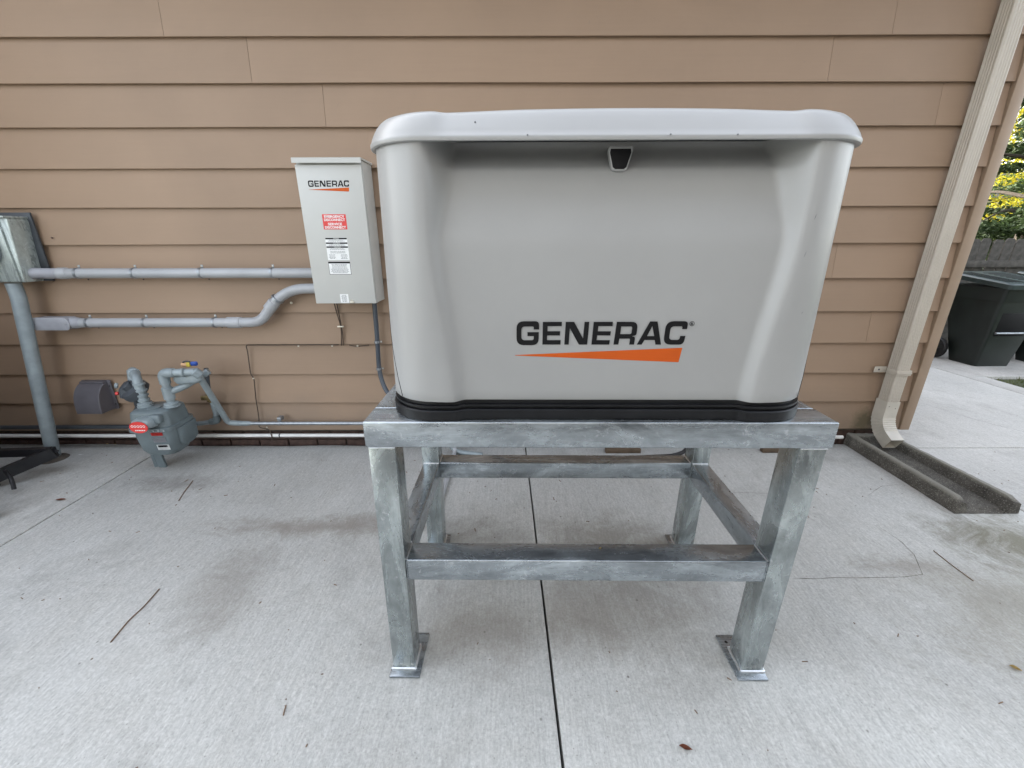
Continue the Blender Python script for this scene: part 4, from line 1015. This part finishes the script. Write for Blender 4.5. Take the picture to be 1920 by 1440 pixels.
lathe('regulator', M['regdark'], [(0.055, -0.035), (0.072, -0.024), (0.074, 0.0), (0.064, 0.024), (0.032, 0.034), (0.026, 0.06), (0.020, 0.064)], (XG + 0.03, YP + .02, 0.505), (-0.25, -0.45, 0.62), gm, 24)
rloft('regulator_body', M['regdark'], [(0.455, 0.03, 0.03, 0.02, XG + 0.01, YP + .02), (0.47, 0.055, 0.045, 0.03, XG + 0.005, YP + .02), (0.52, 0.055, 0.045, 0.03, XG + 0.01, YP + .02), (0.56, 0.035, 0.03, 0.02, XG + 0.02, YP + .03)], gm)
lathe('red_plug', M['red'], [(0.010, 0), (0.010, 0.014)], (XG - 0.055, YP + .0, 0.492), (-1, -0.2, 0.05), gm, 12)
lathe('vent_cap', M['pipepaint'], [(0.016, 0), (0.018, 0.012), (0.008, 0.016)], (XG - 0.035, YP - .01, 0.545), (-0.8, -0.5, 0.2), gm, 14)
tube('riser', M['regdark'], [(XG + .01, YP + .03, 0.46), (XG + .005, YP + .035, 0.36)], 0.0175, gm, n=18)
lathe('shutoff_cock', M['regdark'], [(0.018, 0), (0.028, 0.01), (0.030, 0.05), (0.020, 0.065)], (XG + .005, YP + .035, 0.325), (0, 0, 1), gm, 16)
lathe('cock_key', M['strap'], [(0.012, 0), (0.010, 0.012)], (XG - 0.012, YP + .01, 0.35), (-0.3, -1, 0), gm, 10)
tube('wall_run', M['regdark'], [(XG, 0.262, 0.262), (XG - 0.1, 0.262, -0.21 + 0.36), (XG - 1.6, 0.262, 0.145)], 0.014, gm, 0.03, 12)
tube('riser', M['meterpaint'], [(XG + .005, YP + .035, 0.33), (XG + .0, YP + .035, 0.24), (XG + 0.012, YP + .03, -0.02)], 0.0190, gm, 0.03, 18)
# post foot and plate on the slab
prism('support_post', M['meterpaint'], [(XG + 0.035, -0.02), (XG + 0.085, -0.02), (XG + 0.065, 0.22), (XG + 0.02, 0.22)], 'y', YP + 0.005, YP + 0.020, gm, 0.002)
# outlet side
tube('outlet_pipe', M['pipepaint'], [(XR, YP, 0.41), (XR, YP, 0.62)], 0.0215, gm, n=20)
lathe('tee', M['pipepaint'], [(0.024, 0), (0.0290, 0.003), (0.0290, 0.075), (0.024, 0.078)], (XR, YP, 0.455), (0, 0, 1), gm, 20)
tube('outlet_elbow', M['pipepaint'], [(XR, YP, 0.555), (XR, YP, 0.622), (XR + 0.065, YP, 0.622)], 0.0280, gm, 0.04, 20, 8)
tube('outlet_run', M['pipepaint'], [(XR + 0.05, YP, 0.622), (XR + 0.185, YP + 0.015, 0.622)], 0.0225, gm, n=20)
for x in (0.055, 0.115): lathe('pipe_band', M['pipepaint'], [(0.023, 0), (0.0270, 0.003), (0.0270, 0.014), (0.023, 0.017)], (XR + x, YP, 0.622), (1, 0.06, 0), gm, 20)
tube('tee_branch', M['pipepaint'], [(XR, YP, 0.497), (XR + 0.07, YP + 0.035, 0.520), (XR + 0.20, YP + 0.10, 0.60)], 0.0205, gm, 0.04, 18)
rloft('union_body', M['pipepaint'], [(-0.085, 0.010, 0.010, 0.008, 0, 0), (-0.06, 0.030, 0.024, 0.018, 0, 0), (0.05, 0.030, 0.024, 0.018, 0, 0), (0.085, 0.014, 0.012, 0.01, 0, 0)], gm,
      Matrix.Translation((XR + 0.12, YP + 0.03, 0.575)) @ Matrix.Rotation(math.radians(86), 4, 'Y'))
lathe('elbow_knuckle', M['pipepaint'], [(0.020, -0.026), (0.027, -0.018), (0.027, 0.018), (0.020, 0.026)], (XR + 0.188, YP + 0.02, 0.612), (0.4, 0.3, -0.6), gm, 18)
tube('diagonal_pipe', M['pipepaint'], [(XR + 0.188, YP + 0.02, 0.615), (-1.935 + 2.158, 0.236, 0.190), (-1.85 + 2.158, 0.240, 0.183)], 0.0180, gm, [0, 0.03, 0], 18, 8)
# valve with coloured handle behind the run
vv = lathe('valve', M['peach'], [(0.008, 0), (0.013, 0.004), (0.013, 0.035), (0.009, 0.038)], (XR + 0.035, YP + 0.11, 0.640), (1, 0, 0), gm, 14)
box('valve_body', M['yellow'], XR + 0.072, YP + 0.095, 0.628, XR + 0.095, YP + 0.12, 0.656, gm, 0.004)
box('valve_handle', M['blue'], XR + 0.097, YP + 0.095, 0.634, XR + 0.135, YP + 0.118, 0.660, gm, 0.008, 3)
tube('valve_lever', M['regdark'], [(XR + 0.05, YP + 0.105, 0.656), (XR + 0.07, YP + 0.105, 0.664), (XR + 0.095, YP + 0.105, 0.660)], 0.0045, gm, 0.02, 10)
# second drop with a brass cock
tube('second_drop', M['regdark'], [(XR + 0.09, 0.225, 0.58), (XR + 0.07, 0.225, 0.43)], 0.013, gm, n=14)
lathe('brass_cock', M['brass'], [(0.012, 0), (0.024, 0.01), (0.024, 0.055), (0.014, 0.07)], (XR + 0.070, 0.222, 0.345), (0, 0, 1), gm, 14)
box('brass_key', M['brass'], XR + 0.030, 0.190, 0.370, XR + 0.085, 0.205, 0.400, gm, 0.003)
tube('low_pipe', M['pipepaint'], [(XR + 0.075, 0.225, 0.35), (XR + 0.080, 0.225, 0.215), (XR + 0.0, 0.225, 0.195), (XR - 0.3, 0.225, 0.165)], 0.0155, gm, 0.04, 16)
tube('low_elbow', M['meterpaint'], [(XR + 0.078, 0.225, 0.25), (XR + 0.080, 0.225, 0.210), (XR + 0.03, 0.225, 0.203)], 0.022, gm, 0.03, 16)

# ================================================================== DRYER VENT
dvn = empty('wall_vent', (-2.80, 2.63, 0.30), label='dark brown plastic vent hood on the lowest siding boards', cat='vent')
bm = bmesh.new()
prof = [(-0.003, 0.190)] + [(-0.012 - 0.104 * math.sin(math.radians(a)), 0.190 * math.cos(math.radians(a)) ** 0.8) for a in range(12, 90, 8)] + [(-0.116, 0.0), (-0.112, -0.003), (-0.003, -0.003)]
rs = []
for x, k in ((-0.086, 0.80), (-0.081, 1.0), (0.078, 1.0), (0.083, 0.80)):
    rs.append([bm.verts.new((x, -0.003 + (p[0] + .003) * (1 if k == 1 else 0.97), 0.09 + (p[1] - 0.09) * (1 if k == 1 else 0.97))) for p in prof])
for a, b in zip(rs[:-1], rs[1:]):
    for j in range(len(prof) - 1): bm.faces.new((a[j], a[j + 1], b[j + 1], b[j]))
bm.faces.new(rs[0]); bm.faces.new(list(reversed(rs[-1]))); bmesh.ops.recalc_face_normals(bm, faces=bm.faces)
me = bm_mesh(bm, 'hood'); smooth_by_angle(me, 28); link('hood', me, M['vent'], dvn)
box('vent_flange', M['vent'], -0.09, -0.014, -0.006, 0.100, -0.002, 0.200, dvn, 0.003)
box('vent_top_step', M['vent'], -0.078, -0.042, 0.180, 0.080, -0.003, 0.199, dvn, 0.004)
for z in (0.03, 0.16): lathe('screw', M['ink'], [(0.005, 0), (0.003, 0.003)], (0.092, -0.014, z), (0, -1, 0), dvn, 8)

# ================================================================== BLACK CART AT THE LEFT EDGE
ct = empty('hand_cart', (-2.9, 2.2, 0), label='black metal cart frame with rubber wheel entering at the left edge', cat='cart')
def bar(name, a, b, hw, hh, mat='blackpaint'):
    me_ = bm_mesh(sweep([a, b], [(-hh, -hw), (hh, -hw), (hh, hw), (-hh, hw)], up=(0, 0, 1)), name); return link(name, me_, M[mat], ct)
T_ = Vector((0.07, 0.07, 0.155))
bar('upper_bar', T_, (-0.50, 0.05, 0.145), 0.016, 0.024)
bar('lower_bar', T_ + Vector((0, 0, -0.004)), (-0.17, -0.10, 0.060), 0.02, 0.034)
bar('lower_bar', (-0.15, -0.09, 0.075), (-0.45, -0.25, 0.09), 0.03, 0.075)
tube('tip_loop', M['blackpaint'], [T_ + Vector((-.02, 0, 0.008)), T_ + Vector((0.035, 0.0, 0.004)), T_ + Vector((-.02, -.012, -0.010))], 0.005, ct, 0.02, 8)
tube('upright', M['regdark'], [(-0.275, 0.07, 0.14), (-0.285, 0.08, 0.55)], 0.014, ct, n=12)
wh = lathe('tyre', M['rubber'], [(0.050, -0.028), (0.085, -0.030), (0.100, -0.018), (0.104, 0), (0.100, 0.018), (0.085, 0.030), (0.050, 0.028)], (0.125, -0.43, 0.106), (0.75, -0.65, 0.05), ct, 28)
lathe('rim', M['regdark'], [(0.052, -0.024), (0.045, -0.030), (0.015, -0.035)], (0.125, -0.43, 0.106), (-0.75, 0.65, -0.05), ct, 24)
bar('axle_bar', (0.10, -0.30, 0.16), (-0.30, -0.20, 0.17), 0.016, 0.02)
tube('strap', M['blackpaint'], [(-0.05, -0.10, 0.12), (0.02, -0.14, 0.10), (0.05, -0.17, 0.04)], 0.010, ct, 0.03, 8)

# ================================================================== WHEELED BINS
def make_bin(name):
    t = empty(name, (0, 0, 0))
    def ring(z, x0, x1, y0, y1, r=0.03):
        return [(z, x0, x1, y0, y1, r)]
    def bl(nm, mat, levels, parent=t):
        bm_ = bmesh.new(); R = []
        for (z, hx_, y0, y1, r) in levels:
            pts = rr(hx_, (y1 - y0) / 2, r, 3); R.append([bm_.verts.new((p[0], p[1] + (y0 + y1) / 2, z)) for p in pts])
        n_ = len(R[0])
        for a, b in zip(R[:-1], R[1:]):
            for j in range(n_): bm_.faces.new((a[j], a[(j + 1) % n_], b[(j + 1) % n_], b[j]))
        bm_.faces.new(list(reversed(R[0]))); bm_.faces.new(R[-1]); bmesh.ops.recalc_face_normals(bm_, faces=bm_.faces)
        me_ = bm_mesh(bm_, nm); smooth_by_angle(me_, 35); return link(nm, me_, mat, parent)
    bl('bin_body', M['bin'], [(0.0, 0.20, 0.02, 0.33, 0.03), (0.50, 0.245, -0.035, 0.47, 0.035), (0.76, 0.270, -0.065, 0.53, 0.035)])
    bl('bin_collar', M['bin'], [(0.745, 0.278, -0.075, 0.54, 0.035), (0.885, 0.300, -0.10, 0.56, 0.035), (0.89, 0.295, -0.095, 0.555, 0.035)])
    ld = bl('bin_lid', M['binlid'], [(0.880, 0.318, -0.130, 0.56, 0.04), (0.925, 0.322, -0.135, 0.56, 0.04), (0.935, 0.316, -0.128, 0.555, 0.04), (0.940, 0.305, -0.115, 0.55, 0.04)])
    for k in range(5):
        x = -0.262 + 0.038 * k
        box('lid_groove', M['ink'], x, -0.05, 0.938, x + 0.014, 0.49, 0.9425, ld)
    for k in range(9):
        y = -0.05 + 0.06 * k
        box('lid_groove', M['ink'], 0.0, y, 0.938, 0.25, y + 0.022, 0.9425, ld)
    for o_ in [ld] + list(ld.children):
        for v in o_.data.vertices: v.co.z += max(0, v.co.y + 0.13) * 0.12
    for sx in (-1, 1):
        wl_ = lathe('bin_wheel', M['rubber'], [(0.06, -0.022), (0.115, -0.025), (0.125, -0.012), (0.125, 0.012), (0.115, 0.025), (0.06, 0.022)], (sx * 0.265, 0.44, 0.126), (1, 0, 0), t, 24)
        for k in range(5):
            a = 2 * PI * k / 5; bar_ = box('spoke', M['bin'], -0.006, -0.010, 0.015, 0.006, 0.010, 0.10, wl_, 0.002)
            bar_.matrix_local = Matrix.Translation((sx * 0.290, 0.44, 0.126)) @ Matrix.Rotation(a, 4, 'X')
    tube('bin_axle', M['screwdark'], [(-0.26, 0.44, 0.126), (0.26, 0.44, 0.126)], 0.011, t, n=10)
    tube('catch_bar', M['strap'], [(-0.19, -0.050, 0.40), (0.19, -0.050, 0.40)], 0.012, t, n=12)
    tube('bin_handle', M['bin'], [(-0.24, 0.62, 0.90), (-0.24, 0.71, 0.93), (0.24, 0.71, 0.93), (0.24, 0.62, 0.90)], 0.014, t, 0.03, 12)
    hexa('catch_recess', M['ink'], [(-0.17, -0.021, 0.36), (0.17, -0.021, 0.36), (0.17, 0.0, 0.36), (-0.17, 0.0, 0.36), (-0.19, -0.050, 0.62), (0.19, -0.050, 0.62), (0.19, 0.0, 0.62), (-0.19, 0.0, 0.62)], t, 0.003)
    return t
def copy_tree(o, parent=None):
    c = o.copy(); COL.objects.link(c)
    if parent: c.parent = parent; c.matrix_parent_inverse = o.matrix_parent_inverse
    for ch in list(o.children): copy_tree(ch, c)
    return c
bin1 = make_bin('wheeled_bin'); bin2 = copy_tree(bin1); 
bin1.location = (5.52, 4.52, 0.0); bin1.rotation_euler = (0, 0, 0.02)
bin2.location = (6.30, 4.50, 0.0); bin2.rotation_euler = (0, 0, -0.06)
tag(bin1, 'dark green wheeled bin nearest the house corner, with ribbed lid', 'bin', 'wheeled bins by the fence')
tag(bin2, 'dark green wheeled bin at the right frame edge, second from the house', 'bin', 'wheeled bins by the fence')

# ================================================================== PICKET FENCE
fn = empty('picket_fence', (7.0, 5.85, 0), label='weathered grey wooden dog eared picket fence behind the bins', cat='fence')
pm = None
for i in range(46):
    x = -3.6 + i * 0.150
    hv = random.uniform(-0.012, 0.010)
    if i % 6 == 0 or pm is None:
        bm = bmesh.new(); w_ = 0.0675; H = 1.385
        pts = [(-w_, -0.1), (w_, -0.1), (w_, H - 0.045), (w_ * .75, H - 0.012), (w_ * .4, H), (-w_ * .4, H), (-w_ * .75, H - 0.012), (-w_, H - 0.045)]
        A = [bm.verts.new((p[0], 0, p[1])) for p in pts]; B = [bm.verts.new((p[0], 0.018, p[1])) for p in pts]
        bm.faces.new(A); bm.faces.new(list(reversed(B)))
        for j in range(8): k = (j + 1) % 8; bm.faces.new((A[j], B[j], B[k], A[k]))
        bmesh.ops.recalc_face_normals(bm, faces=bm.faces); pm = bm_mesh(bm, 'picket'); pm.materials.append(M['fence'])
    o_ = bpy.data.objects.new('picket', pm); COL.objects.link(o_); o_.parent = fn
    o_.location = (x, (0.0 if i % 2 else 0.006) + random.uniform(0, .004), hv); o_.rotation_euler = (0, random.uniform(-.015, .015), random.uniform(-.04, .04))
for z in (0.25, 1.02): box('rail', M['fence'], -3.7, -0.040, z, 3.3, -0.001, z + 0.085, fn, 0.004)
for x in (-3.6, -1.2, 1.2, 3.2): box('post', M['fence'], x - 0.045, 0.03, -0.1, x + 0.045, 0.12, 1.40, fn, 0.004)

# ================================================================== TREES
def leaves_mesh(name, centers, size, per, spread, flat=0.5, seed=1):
    rnd = random.Random(seed); V = []; F = []
    for (c, r) in centers:
        for i in range(per):
            d = Vector((rnd.gauss(0, 1), rnd.gauss(0, 1), rnd.gauss(0, 1) * flat)); d = d.normalized() * (rnd.random() ** 0.45) * r
            d.z *= flat
            p = Vector(c) + d; s = size * rnd.uniform(0.5, 1.3)
            u = Vector((rnd.gauss(0, 1), rnd.gauss(0, 1), rnd.gauss(0, .6))).normalized(); v = u.cross(Vector((rnd.gauss(0, 1), rnd.gauss(0, 1), rnd.gauss(0, 1)))).normalized()
            b = len(V); V += [tuple(p - u * s), tuple(p + v * s * 0.4), tuple(p + u * s), tuple(p - v * s * 0.4)]; F.append((b, b + 1, b + 2, b + 3))
    me_ = bpy.data.meshes.new(name); me_.from_pydata(V, [], F); return me_
def tree(name, loc, h, r0, mat, label, cat, seed, crown_z0, crown_r, size, per, nb=26, flat=0.45, layered=False, group=None):
    rnd = random.Random(seed); t = empty(name, loc, label=label, cat=cat, group=group)
    tr = [(0, 0, -0.1), (rnd.uniform(-.1, .1), rnd.uniform(-.1, .1), h * 0.35), (rnd.uniform(-.2, .2), rnd.uniform(-.2, .2), h * 0.7), (0, 0, h)]
    me_ = bm_mesh(sweep(round_path(tr, 0.5, 5), circ(r0, 10), scale=None), 'trunk')
    for v in me_.vertices:
        k = max(0.12, 1 - v.co.z / h * 0.9); ax = Vector((0, 0)); v.co.x *= k; v.co.y *= k
    smooth_by_angle(me_, 60); trunk = link('trunk', me_, M['bark'], t)
    cs_ = []
    for i in range(nb):
        f = (i + 0.5) / nb; z = crown_z0 + (h - crown_z0) * f; a = i * 2.399 + rnd.uniform(-.3, .3)
        L = crown_r * (1.05 - f * 0.75 if layered else math.sin(PI * min(0.97, 0.18 + f * 0.8)) ) * rnd.uniform(0.65, 1.1)
        e = Vector((math.cos(a) * L, math.sin(a) * L, z + (-0.15 * L if layered else 0.25 * L)))
        mid = Vector((math.cos(a) * L * .5, math.sin(a) * L * .5, z + 0.05 * L))
        pth = round_path([(0, 0, z - 0.1 * L), mid, e], 0.3, 4)
        me_ = bm_mesh(sweep(pth, circ(r0 * 0.22 * (1.2 - f), 6), scale=[1 - 0.7 * q / (len(pth) - 1) for q in range(len(pth))]), 'limb')
        link('limb', me_, M['bark'], t)
        for q in (0.45, 0.75, 1.0):
            cs_.append((Vector((0, 0, z - 0.1 * L)).lerp(e, q) + Vector((rnd.uniform(-.15, .15), rnd.uniform(-.15, .15), rnd.uniform(-.1, .15))), crown_r * 0.26 * rnd.uniform(0.7, 1.25)))
    me_ = leaves_mesh('crown', cs_, size, per, 1, flat, seed); o_ = link('crown', me_, mat, t); return t
tree('evergreen_tree', (8.6, 7.3, 0), 7.0, 0.14, M['needle'], 'dark evergreen tree with drooping boughs right behind the fence', 'tree', 3, 1.0, 2.1, 0.05, 620, 34, 0.28, True)
tree('evergreen_tree', (11.2, 8.2, 0), 8.0, 0.16, M['needle'], 'dark evergreen tree standing farther right behind the fence', 'tree', 9, 1.2, 2.3, 0.05, 500, 30, 0.28, True)
tree('maple_tree', (16.0, 16.5, 0), 9.0, 0.2, M['yellowleaf'], 'bright yellow sunlit tree far behind the fence', 'tree', 5, 1.0, 3.2, 0.07, 330, 30, 0.8)
tree('green_tree', (20.5, 17.0, 0), 9.0, 0.2, M['greenleaf'], 'mid green tree far behind the fence beside the yellow one', 'tree', 6, 1.5, 3.4, 0.08, 260, 26, 0.8)
tree('shrub', (7.9, 6.7, 0), 1.75, 0.03, M['needle'], 'low dark shrub just behind the picket fence', 'shrub', 12, 0.5, 0.8, 0.05, 90, 12, 0.7)
fh = empty('far_house', (22, 26, 0), label='pale house wall glimpsed far behind the trees', cat='house')
box('wall', M['farwall'], -9, 0, -0.1, 9, 8, 3.6, fh)
prism('roof', M['roof'], [(-0.5, 3.6), (4, 6.2), (8.5, 3.6)], 'x', -9.5, 9.5, fh)
for x in (-7, -3.5, 0, 3.5, 7):
    f_ = box('window', M['white'], x - 0.6, -0.05, 1.0, x + 0.6, -0.005, 2.3, fh); box('pane', M['glass'], x - 0.52, -0.06, 1.08, x + 0.52, -0.0505, 2.22, f_)

# ================================================================== HOUSE ACROSS THE YARD (behind the viewer)
oh = empty('house_across', (3.2, -1.75, 0), label='grey sided neighbouring house across the narrow yard', cat='house')
box('wall', M['oppsiding'], -5.2, -6.0, -0.1, 8.0, 0, 5.2, oh)
prism('roof', M['roof'], [(0.35, 5.20), (-3.0, 6.6), (-6.4, 5.20)], 'x', -5.5, 8.4, oh)
for x in (-3.5, 3.5):
    f_ = box('window', M['white'], x - 0.55, 0.001, 1.0, x + 0.55, 0.03, 2.2, oh); box('pane', M['glass'], x - 0.48, 0.0305, 1.07, x + 0.48, 0.035, 2.13, f_)
for k in range(25): box('siding_board', M['oppsiding'], -5.2, 0.001, 0.1 + k * 0.205, 8.0, 0.012, 0.29 + k * 0.205, oh)

# ================================================================== UNSEEN WING ADDED PAST THE LEFT FRAME EDGE TO SHADE THE SIDING
box('shade_wing_core', M['trim'], -5.2, -1.33, -0.1, -3.79, 0.02, 3.05, house)
for k in range(NR):
    zb = Z0 + DZ * k; bm = bmesh.new(); box_bm(bm, -3.789, -1.33, zb, -3.762, 0.0, zb + DZ + .02, 0)
    for v in bm.verts:
        if v.co.z > zb + 0.1: v.co.x -= 0.014
    link('siding_board', bm_mesh(bm, 'siding_board'), M['siding'], house)
# ================================================================== UNSEEN BLACK BLOCK ADDED PAST THE LEFT FRAME EDGE TO DARKEN THE WALL
blk_ = empty('shade_blocker', (-3.42, 1.68, 0), label='large grill with a black skin, added unseen past the left frame edge to darken the wall', cat='blocker')
rloft('cover', M['blackpaint'], [(0.03, 0.30, 0.34, 0.06, 0, 0), (0.5, 0.31, 0.35, 0.07, 0, 0), (0.85, 0.33, 0.42, 0.08, 0, 0), (1.05, 0.26, 0.36, 0.10, 0, 0), (1.15, 0.15, 0.26, 0.10, 0, 0)], blk_)
for x in (-0.25, 0.25):
    for y in (-0.28, 0.28): lathe('caster', M['rubber'], [(0.03, -0.012), (0.034, 0), (0.03, 0.012)], (x, y, 0.034), (1, 0, 0), blk_, 14)

# ================================================================== LITTER ON THE CONCRETE
def twig(pts, r, lab, par=None):
    o_ = tube('twig', M['twig'], [(p[0], p[1], r + 0.0005 + (p[2] if len(p) > 2 else 0)) for p in pts], r, None, 0.02, 6, scale=None); tag(o_, lab, 'twig'); return o_
twig([(-1.461, 1.106), (-1.475, 1.20), (-1.470, 1.26), (-1.480, 1.349)], 0.0022, 'long pale brown twig on the left slab in front')
twig([(-1.872, 1.968), (-1.905, 2.05), (-1.92, 2.10), (-1.943, 2.174)], 0.0022, 'thin forked twig on the concrete in front of the gas meter')
twig([(1.972, 1.563), (1.965, 1.47), (1.966, 1.381)], 0.0020, 'straight thin twig on the concrete in front of the splash block')
twig([(-0.712, 0.89), (-0.705, 0.86)], 0.0018, 'tiny brown twig bit near the front edge left of the stand')
def dry_leaf(loc, L, W, rz, mat, lab, curl=0.4):
    bm = bmesh.new(); n = 8; R = []
    for i in range(n + 1):
        t = i / n; hw = W * math.sin(PI * min(0.98, max(0.02, t)) ** 0.9) * 0.5; x = (t - 0.5) * L
        R.append([bm.verts.new((x, s * hw, 0.002 + curl * (abs(s) * hw + abs(t - 0.5) * L * 0.3 + 0.15 * W * noise.noise((x * 90, s, 1))))) for s in (-1, -0.5, 0, 0.5, 1)])
    for a, b in zip(R[:-1], R[1:]):
        for j in range(4): bm.faces.new((a[j], a[j + 1], b[j + 1], b[j]))
    bmesh.ops.solidify(bm, geom=list(bm.faces), thickness=0.0006)
    me_ = bm_mesh(bm, 'fallen_leaf'); smooth_by_angle(me_, 50); o_ = link('fallen_leaf', me_, M[mat]); o_.location = (loc[0], loc[1], 0.0008); o_.rotation_euler = (0, 0, rz)
    return tag(o_, lab, 'leaf', 'fallen leaves on the concrete')
dry_leaf((0.494, 0.77), 0.036, 0.014, -0.3, 'leaf_red', 'curled red brown leaf on the front of the right slab', 0.9)
dry_leaf((1.704, 1.00), 0.030, 0.017, -0.7, 'leaf_yel', 'small pale yellow leaf near the right frame edge', 0.6)
dry_leaf((-2.544, 1.98), 0.055, 0.018, 0.1, 'leaf_red', 'dark brown leaf beside the black cart near the left joint', 0.5)
l_ = dry_leaf((-2.90, 2.655), 0.09, 0.06, 0.3, 'leaf_yel', 'yellow brown leaf in the gap under the wall vent', 0.6); l_.location.z = -0.02
dry_leaf((0.275, 1.0 + 0.05), 0.010, 0.006, 0.3, 'leaf_yel', 'tiny pale leaf bit lying on the front crossbar of the stand', 0.3).location.z = BZ1 + 0.0006
dry_leaf((-2.95, 2.50), 0.03, 0.012, 0.0, 'white', 'small white scrap on the concrete left of the gas meter', 0.3)
dry_leaf((-0.05, 2.13), 0.03, 0.010, 0.0, 'white', 'small white scrap on the concrete seen between the stand legs', 0.3)

# small dark plant debris scattered over the slabs: nobody could count it
bm = bmesh.new(); rnd = random.Random(21)
for i in range(300):
    x = rnd.uniform(-2.9, 3.4); y = rnd.uniform(0.45, 2.6)
    if noise.noise((x * 1.3, y * 1.3, 4)) < rnd.uniform(-0.5, 0.35): continue
    L = rnd.choice((0.002, 0.003, 0.003, 0.004, 0.006, 0.009)) * rnd.uniform(0.7, 1.3); W = 0.0011 + 0.10 * L * rnd.random(); a = rnd.uniform(0, PI)
    box_bm(bm, -L, -W, 0.0002, L, W, 0.0022, 0, 1, Matrix.Translation((x, y, 0)) @ Matrix.Rotation(a, 4, 'Z'))
db = link('debris', bm_mesh(bm, 'debris'), M['twig']); db['kind'] = 'stuff'
